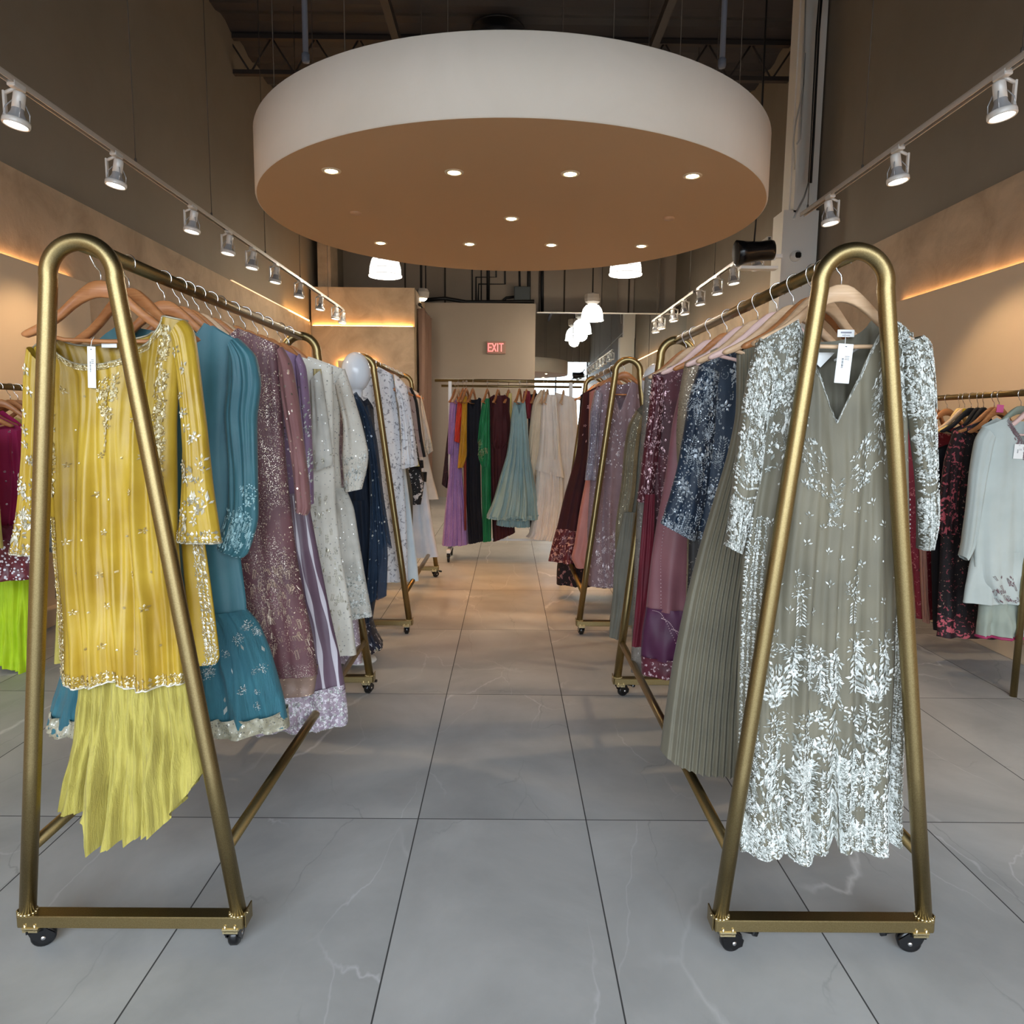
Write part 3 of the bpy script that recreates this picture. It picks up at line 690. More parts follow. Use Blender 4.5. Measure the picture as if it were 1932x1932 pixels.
class Cloth:
    """a closed cloth tube between two edge lines, with thickness, folds, a neckline and a hem"""
    def __init__(s, L, R, Y, th=.035, folds=4, amp=(.004, .02), p=1.0, neck=None, back=(.02,), w=.45, sh=0.0, s0=.4, hem=None, seed=1, yo=0, tilt=0, pleat=0, th1=None, lean=0, crush=0, px=True):
        rnd = random.Random(seed)
        s.Lc = Curve([at(a, b, Y) if px else Vector((a, Y, b)) for a, b in L]); s.Rc = Curve([at(a, b, Y) if px else Vector((a, Y, b)) for a, b in R])
        s.Y, s.th, s.th1, s.amp, s.p, s.neck, s.back, s.w, s.sh, s.s0, s.hem, s.yo, s.tilt, s.pleat, s.lean, s.crush = Y, th, th1 or th, amp, p, neck, back, w, sh, s0, hem, yo, tilt, pleat, lean, crush
        s.f = [(folds*(.55, 1, 1.7, 2.6)[i]*rnd.uniform(.85, 1.15), rnd.random()*7, (.5, 1, .6, .3)[i], rnd.random()*7, rnd.uniform(.1, .4)) for i in range(4)]
        s.cr = [(rnd.uniform(18, 40), rnd.uniform(8, 22), rnd.random()*7) for _ in range(5)]
        s.cache = {}
    def row(s, u):
        k = round(u, 5)
        if k not in s.cache: s.cache[k] = (s.Lc(u), s.Rc(u))
        return s.cache[k]
    def pos(s, t, u, side=-1):
        u = min(max(u, 0.0), 1.0); t = min(max(t, -1.0), 1.0)
        l, r = s.row(u); c = (l+r)/2; h = (r-l)/2; q = c+h*t
        cap = math.sqrt(max(0, 1-abs(t)**2.6)); th = s.th+(s.th1-s.th)*u
        a = s.amp[0]+(s.amp[1]-s.amp[0])*u**s.p; fo = 0
        for k, ph, wt, ps, dr in s.f: fo += wt*sin(PI*k*t+ph+dr*sin(4*u+ps)*3+u*dr*2)
        if s.pleat:
            z = (t*s.pleat+.25*sin(u*3+1)) % 1.0; fo = fo*.35+(abs(z-.5)*4-1)*.9
        if not s.pleat:
            k0 = s.f[1][0]; fo = .45*fo+1.5*mnoise.noise(Vector((t*k0*1.1, u*2.2, s.f[0][1])))+.8*mnoise.noise(Vector((t*k0*2.6, u*3.2+3, s.f[1][1])))+.35*mnoise.noise(Vector((t*k0*5, u*6, s.f[2][1])))
        fo *= a*(.35+.65*cap)
        if s.crush:
            for kx, kz, ph in s.cr: fo += s.crush*.3*sin(kx*t+ph+2*sin(kz*u*.4+ph))*sin(kz*u+ph*2+kx*.2*t)*(.3+.7*u)
        q.y = s.Y+s.yo+side*th*cap+fo+s.tilt*h.x*t+s.lean*u
        if s.sh or s.neck:
            at_ = abs(t)
            base_ = s.sh*(1-at_)/(1-s.w) if at_ > s.w else s.sh
            dz = base_
            if at_ < s.w:
                n = s.neck if side < 0 else ('U',)+s.back
                if n:
                    e = at_/s.w; dz -= n[1]*((1-e) if n[0] == 'V' else (1-e**2.4)**.6 if n[0] == 'U' else (1 if at_ < s.w*.97 else 0))
            q.z += dz*max(0, 1-u/s.s0)**1.4
        if s.hem: q.z += s.hem(t)*u**3
        return q
    def nrm(s, t, u, side=-1):
        e = .01; a = s.pos(min(t+e, .999), u, side)-s.pos(max(t-e, -.999), u, side); b = s.pos(t, min(u+e, 1), side)-s.pos(t, max(u-e, 0), side)
        n = a.cross(b)
        if n.length < 1e-9: return Vector((0, side, 0))
        n.normalize(); return n if n.y*side > 0 else -n
    def mesh(s, mb, nt_=28, ns=36, m=0):
        ts = [-cos(PI*i/nt_)*.35+(-1+2*i/nt_)*.65 for i in range(nt_+1)]
        v = []; f = []; W = 2*nt_
        for j in range(ns+1):
            u = j/ns
            for i in range(nt_+1): v.append(s.pos(ts[i], u, -1))
            for i in range(nt_-1, 0, -1): v.append(s.pos(ts[i], u, 1))
        for j in range(ns):
            for i in range(W): f.append((j*W+i, j*W+(i+1) % W, (j+1)*W+(i+1) % W, (j+1)*W+i))
        mb.add(v, f, m)
    def hw(s, u): l, r = s.row(u); return max((r-l).length/2, .01)
    def H(s): return (s.Lc.L+s.Rc.L)/2
    # embroidery: small raised petals laid on the cloth
    def petal(s, mb, t, u, ln, wd, ang, m=1, off=.0025, side=-1, h=.0015, bx=0, bz=0):
        ln *= .80; wd *= .72; hw = s.hw(u); H = s.H(); ca, sa = cos(ang), sin(ang); n = s.nrm(min(max(t, -.98), .98), u, side)
        v = []
        for a, b, k in ((-ln/2, 0, 0), (-ln*.05, -wd/2, 0), (ln/2, 0, 0), (-ln*.05, wd/2, 0), (0, 0, 1)):
            a += bx; b += bz; x = a*ca-b*sa; z = a*sa+b*ca
            tt = min(max(t+x/hw, -.995), .995); uu = min(max(u-z/H, 0), 1)
            v.append(s.pos(tt, uu, side)+n*(off+h*k))
        mb.add(v, [(0, 1, 4), (1, 2, 4), (2, 3, 4), (3, 0, 4)], m, False)
    def motif(s, mb, kind, t, u, sz, ang=PI/2, m=1, rnd=random):
        P = lambda a, b, ln, wd, da: s.petal(mb, t+(a*cos(ang)-b*sin(ang))*sz/s.hw(u), u-(a*sin(ang)+b*cos(ang))*sz/s.H(), ln*sz, wd*sz, ang+da, m)
        if kind == 'dot': P(0, 0, .8, .8, 0)
        elif kind == 'leaf': P(0, 0, 1, .42, 0)
        elif kind == 'sprig':
            P(.25, 0, .6, .3, 0); P(.02, .26, .55, .28, .8); P(.02, -.26, .55, .28, -.8); P(-.32, 0, .4, .1, 0)
        elif kind == 'flower':
            for k in range(5): a = 2*PI*k/5; P(.3*cos(a), .3*sin(a), .5, .34, a)
            P(0, 0, .22, .22, 0)
        elif kind == 'branch':
            for k in range(7):
                a = -.5+k/6.; P(a, 0, .2, .05, 0); P(a+.09, .16, .3, .13, .75); P(a+.09, -.16, .3, .13, -.75)
            P(.62, 0, .3, .16, 0)
        elif kind == 'curl':
            for k in range(12): a = k*.5; r = .5-.035*k; P(r*cos(a), r*sin(a), .2, .08, a+PI/2)
            for k in range(4): P(-.2-.16*k, -.5-.05*k, .22, .14, 2.4)
        elif kind == 'bouquet':
            for k in range(34):
                a = rnd.random()*2*PI; r = .55*rnd.random()**.6; P(r*cos(a), r*sin(a)*.8, .18, .08, a+rnd.uniform(-.4, .4))
            for k in range(3): a = 2*PI*k/3+.4; P(.13*cos(a), .13*sin(a), .2, .15, a)
    def scatter(s, mb, n, kinds, size, seed=1, t=(-.95, .95), u=(0, 1), m=1, dens=None, up=True):
        rnd = random.Random(seed); c = 0; k = 0
        while c < n and k < n*30:
            k += 1; a = rnd.uniform(*t); b = rnd.uniform(*u)
            if dens and rnd.random() > dens(a, b): continue
            s.motif(mb, rnd.choice(kinds), a, b, size*rnd.uniform(.75, 1.25), PI/2+rnd.uniform(-.4, .4) if up else rnd.uniform(0, 2*PI), m, rnd); c += 1
    def border(s, mb, edge, wd, step, kinds, size, seed=1, m=1, a=0, b=1, inset=.004, rows=1):
        rnd = random.Random(seed)
        for r in range(rows):
            off = inset+wd*(r+.5)/rows
            if edge in 'LR':
                n = max(2, int(s.H()*(b-a)/step))
                for i in range(n):
                    u = a+(b-a)*(i+.5)/n; t = 1-off/s.hw(u); s.motif(mb, rnd.choice(kinds), -t if edge == 'L' else t, u, size*rnd.uniform(.85, 1.15), PI/2+rnd.uniform(-.7, .7), m, rnd)
            elif edge == 'H':
                u = 1-off/s.H(); w2 = s.hw(u)*2; n = max(2, int(w2*(b-a)/step))
                for i in range(n): s.motif(mb, rnd.choice(kinds), -1+2*(a+(b-a)*(i+.5)/n), u, size*rnd.uniform(.85, 1.15), PI/2+rnd.uniform(-.3, .3), m, rnd)
            elif edge == 'N':
                u = off/s.H(); n = max(2, int(2*s.hw(0)*s.w*1.5/step))
                for i in range(n): s.motif(mb, rnd.choice(kinds), s.w*(-1.03+2.06*(i+.5)/n), u+.0, size*rnd.uniform(.85, 1.15), PI/2+rnd.uniform(-1, 1), m, rnd)
    def ribbon(s, mb, t0, t1, w0, w1, m=1, u0=.02, u1=.99, seed=1):
        n = 50; v = []; f = []; rnd = random.Random(seed); ph = rnd.random()*6
        for i in range(n+1):
            u = u0+(u1-u0)*i/n; t = t0+(t1-t0)*i/n+.012*sin(u*9+ph); w = (w0+(w1-w0)*i/n)*(.75+.35*sin(u*23+ph))/s.hw(u)
            for a in (-.5, 0, .5): tt = min(t+a*w, .995); v.append(s.pos(tt, u, -1)+s.nrm(min(tt, .97), u, -1)*(.002 if a else .003))
        for i in range(n): f += [(3*i, 3*i+1, 3*i+4, 3*i+3), (3*i+1, 3*i+2, 3*i+5, 3*i+4)]
        mb.add(v, f, m)
    def piping(s, mb, m=1, r=.003, top=False, bottom=True):
        for u, on in ((0, top), (1, bottom)):
            if on:
                pts = [s.pos(-1+2*i/60, u, -1) for i in range(61)]+[s.pos(1-2*i/60, u, 1) for i in range(1, 60)]
                mb.tube(pts, r, 5, m, closed=True)

def thread(name, a, b_, rough, metal):
    m = mat(name, a, rough, metal); nt, b = base(m); g = N(nt, 'ShaderNodeNewGeometry')
    nt.links.new(ramp(nt, g.outputs['Random Per Island'], [(.25, b_), (.6, a)]), b.inputs['Base Color']); return m
SILV = thread('silver_thread', (232, 226, 208), (168, 160, 138), .34, .35)
SILVB = thread('bright_silver_thread', (222, 224, 220), (150, 153, 146), .45, .1)
GOLDT = thread('gold_mirror_thread', (240, 228, 190), (172, 150, 98), .3, .45)
TAGW = mat('white_card', (240, 240, 238), .5)
def garment(name, label, cat, hook, parts, group=None):
    """parts: (part name, Cloth, materials, decorate function or None, (nt, ns))"""
    t = thing(name, label, cat, hook, group=group)
    for p in parts:
        nm, cl, ms, deco, res = (list(p)+[None, None])[:5]
        mb = MB(); cl.mesh(mb, *(res or (28, 36)))
        if deco: deco(cl, mb)
        mb.build(nm, ms, t, origin=hook)
    return t
def price_tag(parent, hook, px, py, Y, w_, h_, rot=0):
    q = at(px, py, Y)-Vector(hook); mb = MB(); mb.box(q, (w_, .002, h_), R=RY(rot), bev=.0009); tg = mb.build('price_tag', TAGW, parent)
    ink = mat('tag_ink', (70, 74, 84), .6); mb = MB()
    for k in range(9): mb.box(q+RY(rot) @ Vector((-w_*.12, -.0014, h_*(.12-.028*k))), (w_*.12, .0006, h_*(.012 if k % 3 else .02)), R=RY(rot))
    for k in range(3): mb.box(q+RY(rot) @ Vector((w_*.15, -.0014, h_*(.18-.04*k))), (w_*.3, .0006, h_*.010), R=RY(rot))
    mb.box(q+RY(rot) @ Vector((0, -.0014, h_*.43)), (w_*.12, .0006, h_*.02), R=RY(rot)); mb.build('tag_print', ink, tg)
    mb = MB(); mb.tube([q+Vector((0, 0, h_*.45)), q+Vector((.002, .004, h_*.45+.02)), q+Vector((.004, .012, h_*.45+.03))], .0008, 5); mb.build('tag_string', TAGW, tg)
RLX, RRX = RL[0]+RL[1], RR[0]+RR[1]; RZ_ = 1.829
# ================================================================== GARMENTS
def mir(R, c): return [(2*c-x, y) for x, y in R]
def cpx(x, Y): return at_px(x, Y)
def at_px(x, Y):       # pixel column of a point x metres to the side at distance Y
    d = Vector((x, Y, .1)); return 966+FPX*d.dot(rt)/d.dot(fw)
def hookL(Y): return (RLX, Y, RZ_)
def hookR(Y): return (RRX, Y, RZ_)
rl = lambda Y: at_px(RLX, Y); rr = lambda Y: at_px(RRX, Y)
def lerpf(pts):
    def f(t):
        for (a, b), (c, d) in zip(pts, pts[1:]):
            if t <= c: return b+(d-b)*(t-a)/(c-a)
        return pts[-1][1]
    return f

# ---- yellow kurta set on the front left rack
YSILK = fab('yellow_silk', (190, 158, 52), .34, (162, 128, 34), 5, .12)
YCRIN = fab('yellow_crinkle', (188, 174, 86), .75, (174, 160, 74), 9, crinkle=.9)
Y = 1.90; hk = (RLX-.02, Y, RZ_)
kb = Cloth([(64,658),(84,700),(93,780),(95,880),(97,970),(103,1060),(112,1150),(118,1240),(121,1278)], [(354,606),(340,690),(333,800),(334,900),(336,1000),(342,1100),(349,1200),(354,1283)],
           Y, th=.035, th1=.062, folds=6, amp=(.004, .016), p=.5, neck=('U', .095), back=(.035,), w=.72, sh=.02, s0=.34, seed=4, crush=.003, hem=lerpf([(-1, .0), (-.55, -.012), (-.1, .012), (.4, -.008), (1, 0)]))
def deco(c, mb):
    c.border(mb, 'N', .03, .007, ['dot', 'leaf', 'dot'], .0125, 1, rows=4)
    c.border(mb, 'H', .036, .011, ['flower', 'dot', 'leaf'], .016, 2, rows=3); c.border(mb, 'H', .006, .012, ['leaf'], .014, 3, m=2)
    c.border(mb, 'L', .030, .011, ['flower', 'leaf', 'dot'], .016, 4, a=.5, b=1, rows=3)
    for tt, w_ in ((-.86, .02), (.80, .02)):
        c.scatter(mb, 190, ['leaf', 'dot', 'flower', 'leaf'], .017, 5, t=(tt-.06, tt+.06), u=(.03, .44))
    c.scatter(mb, 90, ['leaf', 'dot', 'leaf'], .013, 6, t=(-.13, .19), u=(.06, .16)); c.scatter(mb, 75, ['flower', 'leaf', 'dot'], .017, 7, t=(-.12, .17), u=(.11, .26), dens=lambda a, b: 1 if abs(a-.03) < .16-(b-.11)*.75 else 0)
    c.scatter(mb, 14, ['leaf'], .018, 8, t=(.0, .06), u=(.2, .33))
    rnd = random.Random(3)
    for j in range(8):
        for i in range(5):
            t = -.62+i*.29+(.145 if j % 2 else 0); u = .13+j*.108
            if abs(t) > .72 or (u < .3 and -.2 < t < .25): continue
            c.motif(mb, 'flower' if (i+j) % 2 == 0 else 'dot', t+rnd.uniform(-.04, .04), u+rnd.uniform(-.01, .01), .021 if (i+j) % 2 == 0 else .012, rnd.random()*6)
    c.piping(mb, 2, .0028, True)
slR = Cloth([(330,640),(343,740),(350,850),(346,950),(339,1020)], [(353,605),(369,628),(381,710),(393,800),(401,880),(411,960),(421,1022)], Y, th=.03, folds=3, amp=(.003, .006), yo=-.012, seed=8, crush=.003)
slL = Cloth([(62,655),(55,720),(52,830),(47,920),(40,985),(32,1040)], [(96,690),(97,800),(94,900),(86,980),(80,1045)], Y, th=.03, folds=3, amp=(.003, .006), yo=-.012, seed=9, crush=.003)
def dsl(c, mb):
    c.border(mb, 'H', .036, .010, ['flower', 'leaf', 'dot'], .016, 2, rows=3); c.piping(mb, 2, .0028)
    c.scatter(mb, 34, ['flower', 'sprig', 'leaf'], .027, 5, u=(.60, .92), t=(-.7, .8)); c.scatter(mb, 9, ['flower'], .024, 6, u=(.08, .6), t=(-.6, .6))
bpR = Cloth([(325,1000),(335,1120),(352,1268)], [(372,1018),(388,1130),(402,1245),(395,1262)], Y, th=.006, folds=1, amp=(.001, .004), yo=.045, seed=3)
bpL = Cloth([(90,1005),(86,1150),(80,1264)], [(118,1010),(122,1150),(128,1256)], Y, th=.006, folds=1, amp=(.001, .004), yo=.05, seed=3)
sk = Cloth([(147,1245),(144,1330),(139,1400),(120,1480),(112,1520)], [(350,1265),(362,1330),(375,1390),(389,1450)], Y, th=.018, th1=.06, folds=8, amp=(.006, .03), p=.6, seed=12, crush=.004,
           hem=lerpf([(-1, 0), (-.7, -.03), (-.55, -.05), (-.5, -.135), (-.1, -.13), (-.05, -.15), (.1, -.135), (.4, -.12), (.6, -.10), (.66, -.07), (.85, -.04), (1, 0)]))
yk = garment('kurta_set', 'yellow silk kurta with mirror embroidery over a crinkled skirt, nearest on the left rack', 'dress', hk,
    [('kurta', kb, [YSILK, GOLDT, SILV], deco, (80, 110)), ('sleeve', slR, [YSILK, SILV, SILV], dsl, (24, 50)), ('sleeve', slL, [YSILK, SILV, SILV], dsl, (20, 40)),
     ('back_panel', bpR, [YSILK, SILV], lambda c, mb: (c.border(mb, 'R', .034, .010, ['flower', 'leaf', 'dot'], .018, 4, rows=3), c.border(mb, 'H', .02, .01, ['leaf'], .014, 4)), (14, 30)), ('back_panel', bpL, [YCRIN], None, (14, 30)),
     ('skirt', sk, [YCRIN], None, (130, 70))])
price_tag(yk, hk, 173, 693, Y-.046, .021, .104, .04)
q = at(206, 651, Y+.01)-Vector(hk); mb = MB(); mb.box(q, (.04, .002, .014), bev=.0008); mb.build('neck_label', TAGW, yk)
hanger(RLX-.02, 1.90, RZ_, 'orange-brown wooden hanger carrying the yellow kurta', rz=.10)
hanger(RLX, 2.0, RZ_, 'wooden hanger just behind the one carrying the yellow kurta', rz=-.25)

# ---- teal
TEAL = fab('teal_silk', (60, 112, 122), .5, (52, 100, 112), 6, .3); TEALD = fab('teal_crinkle', (46, 104, 116), .7, (38, 90, 104), 8, .3, crinkle=.7)
Y = 2.20; c0 = rl(Y); hk = hookL(Y)
TL_ = mat('pale_aqua_thread', (170, 208, 214), .35, .2)
R = [(452,645),(444,740),(437,850),(445,950),(453,1050),(464,1130),(467,1193)]
kb = Cloth(mir(R, c0), R, Y, folds=5, amp=(.002, .012), neck=('U', .06), w=.55, sh=.055, seed=21)
sl = Cloth([(440,660),(436,720),(430,785),(438,880),(436,960),(420,1015),(416,1030)], [(455,640),(486,672),(496,725),(489,790),(491,900),(491,980),(474,1040),(462,1050)], Y, th=.045, th1=.03, folds=3, amp=(.008, .005), yo=-.02, seed=5, crush=.003, hem=lambda t: -.0)
R2 = [(463,1150),(488,1180),(513,1240),(534,1310),(546,1368)]
sk = Cloth(mir(R2, c0), R2, Y, th=.06, th1=.10, folds=9, amp=(.010, .02), seed=31, crush=.003)
def dteal(c, mb): c.scatter(mb, 90, ['leaf', 'leaf', 'branch', 'flower'], .022, 5, u=(.78, .97), t=(-.9, .9)); c.scatter(mb, 20, ['leaf', 'flower'], .018, 7, u=(.66, .8), t=(.0, .9)); c.border(mb, 'H', .004, .010, ['dot'], .009, 3)
GB = fab('gold_brocade_band', (176, 170, 150), .4, (140, 134, 112), 40, .1, seq=((230, 226, 210), 160, .6, 0, .5), metal=.3)
band = Cloth(mir([(541,1338),(547,1370)], c0), [(541,1338),(547,1370)], Y, th=.108, th1=.113, folds=9, amp=(.0185, .0205), seed=31)
garment('kurta_set', 'teal puff-sleeved kurta with silver trim over a teal skirt, behind the yellow outfit', 'dress', hk,
    [('kurta', kb, [TEAL, SILV], lambda c, mb: (c.border(mb, 'H', .008, .006, ['dot'], .009, 1), c.border(mb, 'N', .006, .006, ['dot'], .007, 1)), (40, 60)), ('sleeve', sl, [TEAL, TL_], dteal, (26, 60)),
     ('skirt', sk, [TEALD, SILVB], lambda c, mb: c.scatter(mb, 22, ['leaf', 'bouquet'], .028, 3, u=(.1, .85), t=(.3, .98)), (110, 50)), ('hem_band', band, [GB], None, (110, 6))])
hanger(RLX, 2.20, RZ_, 'wooden hanger carrying the teal kurta')
hanger(RLX, 2.3, RZ_, 'wooden hanger turned sideways behind the teal kurta', rz=.12)

# ---- mauve sequinned gown
MAU = fab('mauve_sequin', (108, 68, 72), .6, (88, 54, 60), 8, .2, seq=((246, 226, 206), 300, .55, 9, .40))
ROSE = fab('dusty_rose_net', (134, 92, 90), .75, (122, 80, 80), 8, .3, seq=((220, 196, 180), 90, .10, 0, .5))
Y = 2.44; c0 = rl(Y); hk = hookL(Y)
R = [(527,652),(532,740),(538,850),(548,950),(560,1050),(575,1130),(590,1200),(600,1272)]
g1 = Cloth(mir(R, c0), R, Y, th=.05, folds=6, amp=(.004, .015), neck=('U', .05), w=.5, sh=.055, seed=41)
sl = Cloth([(525,668),(532,750),(547,840),(555,900),(560,962)], [(534,655),(552,690),(566,770),(574,840),(582,900),(586,958),(580,972)], Y, th=.03, folds=2, amp=(.003, .008), yo=-.005, seed=6, crush=.003)
PAIS = fab('gold_paisley_hem', (150, 122, 108), .5, (130, 104, 90), 20, .2, prints=((60, .62, (226, 200, 166), 'noise'),))
hb = Cloth(mir([(598,1258),(590,1312)], c0), [(598,1258),(590,1312)], Y, th=.052, folds=6, amp=(.012, .018), seed=43, yo=.02)
MT = mat('champagne_thread', (226, 204, 182), .35, .35)
garment('gown', 'mauve gown covered in sequins with sheer rose sleeves, on the left rack', 'dress', hk,
    [('gown_body', g1, [MAU, MT], lambda c, mb: (c.scatter(mb, 900, ['dot', 'leaf'], .0075, 3, t=(.4, .99), u=(.0, .9)), c.scatter(mb, 120, ['branch', 'curl'], .022, 4, t=(.5, .98), u=(.65, .93))), (48, 80)), ('sleeve', sl, [ROSE, MT], lambda c, mb: (c.scatter(mb, 12, ['leaf'], .014, 5), c.border(mb, 'H', .006, .008, ['leaf'], .012, 3)), (18, 40)), ('hem_band', hb, [PAIS], None, (48, 6))])
hanger(RLX, 2.44, RZ_, 'pale wooden hanger carrying the mauve sequinned gown', m='pale', rz=.08)
hanger(RLX, 2.54, RZ_, 'wooden hanger behind the mauve sequinned gown', rz=.12)

# ---- lilac with striped skirt
LIL = fab('lilac_net', (142, 114, 142), .7, (126, 98, 128), 8, .3, seq=((236, 226, 236), 90, .12, 0, .5))
STR = fab('plum_striped_silk', (112, 88, 104), .38, (98, 76, 92), 5, .2, streak=(26, (222, 214, 222), .70))
LACE = fab('silver_lilac_lace', (176, 158, 170), .5, (150, 132, 146), 30, .2, prints=((70, .55, (226, 218, 224), 'noise'),), seq=((250, 245, 250), 200, .3, 0, .5))
Y = 2.74; c0 = rl(Y); hk = hookL(Y)
R = [(562,672),(566,760),(570,860),(578,960)]
b1 = Cloth(mir(R, c0), R, Y, th=.045, folds=4, amp=(.003, .01), neck=('U', .05), w=.5, sh=.055, seed=44)
sl = Cloth([(560,690),(566,760),(574,860),(578,955)], [(566,668),(578,695),(586,770),(590,860),(592,950)], Y, th=.025, folds=2, amp=(.003, .006), yo=-.005, seed=6)
R2 = [(580,930),(600,1040),(620,1140),(640,1230),(652,1300)]
s1 = Cloth(mir(R2, c0), R2, Y, th=.05, th1=.10, folds=6, amp=(.008, .02), seed=46)
R3 = [(650,1290),(657,1350),(655,1366)]
s2 = Cloth(mir(R3, c0), R3, Y, th=.101, th1=.108, folds=6, amp=(.0205, .024), seed=46)
garment('kurta_set', 'lilac sheer-sleeved top over a plum striped skirt with silver lace hem', 'dress', hk,
    [('top', b1, [LIL], None, (30, 30)), ('sleeve', sl, [LIL, SILVB], lambda c, mb: c.scatter(mb, 50, ['flower', 'dot', 'dot'], .015, 5, u=(.3, .98), t=(.0, .95)), (16, 36)), ('skirt', s1, [STR, mat('white_silk_stripe', (206, 198, 206), .4)], lambda c, mb: [c.ribbon(mb, a, a+.03, .006, .022, 1, seed=int(a*50)) for a in (.18, .36, .53, .68, .82, .94)], (70, 50)),
     ('lace_hem', s2, [LACE, SILVB], lambda c, mb: (c.border(mb, 'H', .004, .007, ['dot'], .010, 4), c.scatter(mb, 200, ['leaf', 'flower', 'dot'], .016, 5, t=(.2, .99))), (70, 12))])
hanger(RLX, 2.74, RZ_, 'wooden hanger carrying the lilac outfit', rz=.08)
hanger(RLX, 2.86, RZ_, 'wooden hanger behind the lilac outfit', rz=.1)

# ---- two ivory outfits
IV = fab('ivory_floral', (220, 213, 200), .75, (204, 197, 184), 10, .25, prints=((60, .16, (170, 164, 154), 'spot'),), seq=((255, 255, 250), 120, .07, 0, .5))
IV2 = fab('ivory_net', (208, 203, 192), .75, (180, 176, 166), 10, .25, seq=((255, 255, 250), 140, .10, 0, .5))
GPL = fab('old_gold_placket', (168, 146, 92), .5, (140, 120, 72), 60, .1, streak=(160, (214, 196, 140), .55))
Y = 3.0; c0 = rl(Y); hk = hookL(Y)
R = [(628,692),(630,780),(632,880),(634,960),(646,1060),(662,1150),(673,1235)]
b1 = Cloth(mir(R, c0), R, Y, th=.045, folds=6, amp=(.003, .018), neck=('U', .04), w=.4, sh=.055, seed=51)
sl = Cloth([(592,720),(594,800),(592,892)], [(612,700),(624,780),(634,860),(632,876)], Y, th=.02, folds=2, amp=(.003, .006), yo=-.05, seed=6)
pl = Cloth([(598,698),(599,760),(604,805)], [(613,698),(613,760),(612,812)], Y, th=.004, folds=1, amp=(0, .001), yo=-.056, seed=2)
garment('kurta', 'ivory floral kurta with an old-gold neck placket, on the left rack', 'dress', hk,
    [('kurta_body', b1, [IV, SILV], lambda c, mb: c.scatter(mb, 120, ['branch', 'leaf'], .024, 5, u=(.4, 1), t=(.5, .98)), (50, 60)), ('sleeve', sl, [IV2, SILV], lambda c, mb: c.scatter(mb, 12, ['flower'], .02, 5, u=(.75, .95)), (16, 24)), ('placket', pl, [GPL], None, (8, 12))])
hanger(RLX, 3.0, RZ_, 'wooden hanger carrying the ivory kurta with gold placket', rz=.08)
Y = 3.32; c0 = rl(Y); hk = hookL(Y)
R = [(650,697),(643,760),(640,850),(646,930),(654,1003)]
b1 = Cloth(mir(R, c0), R, Y, th=.045, folds=5, amp=(.003, .012), neck=('U', .06), w=.45, sh=.055, seed=52)
sl = Cloth([(634,730),(648,800),(647,870),(652,928)], [(652,696),(668,745),(684,800),(695,850),(694,880),(684,922)], Y, th=.03, folds=2, amp=(.003, .006), yo=-.012, seed=6)
R2 = [(652,920),(668,960),(680,1030),(692,1100),(703,1162)]
s1 = Cloth(mir(R2, c0), R2, Y, th=.05, th1=.11, folds=7, amp=(.01, .025), seed=53)
garment('kurta_set', 'ivory embroidered kurta and flared skirt at the rear end of the left rack', 'dress', hk,
    [('kurta', b1, [IV, SILV], lambda c, mb: c.border(mb, 'H', .03, .014, ['flower', 'leaf'], .02, 1, rows=2), (36, 40)), ('sleeve', sl, [IV, SILVB], lambda c, mb: c.scatter(mb, 45, ['flower', 'curl', 'leaf'], .024, 5, u=(.66, .95)), (20, 36)),
     ('skirt', s1, [IV2, SILVB], lambda c, mb: (c.scatter(mb, 220, ['flower', 'curl', 'leaf'], .03, 5, u=(.62, 1), t=(.1, .98)), c.border(mb, 'H', .03, .02, ['flower'], .03, 7, rows=2)), (80, 46))])
hanger(RLX, 3.30, RZ_, 'wooden hanger with one arm over the mannequin head, rear of the left rack', rz=-.25)
hanger(RLX, 3.42, RZ_, 'last wooden hanger at the rear end of the left rack', rz=.2)
for k, yy in enumerate((2.36, 2.62, 3.12)):
    hanger(RLX, yy, RZ_, ('wooden hanger between the teal and mauve garments', 'pale wooden hanger between mauve and lilac garments', 'empty-looking wooden hanger between the two ivory outfits')[k], rz=(.15, -.2, .3)[k], m=('wood', 'pale', 'wood')[k])
Y = 3.5; R = [(640,700),(646,800),(652,950),(668,1100),(684,1250)]
g = Cloth(mir(R, rl(Y)), R, Y, folds=5, amp=(.003, .03), th=.04, neck=('U', .04), sh=.055, seed=57)
garment('gown', 'silver-grey lace gown hidden behind the ivory outfits on the left rack', 'dress', hookL(Y), [('gown_body', g, [LACE], None, (40, 40))])

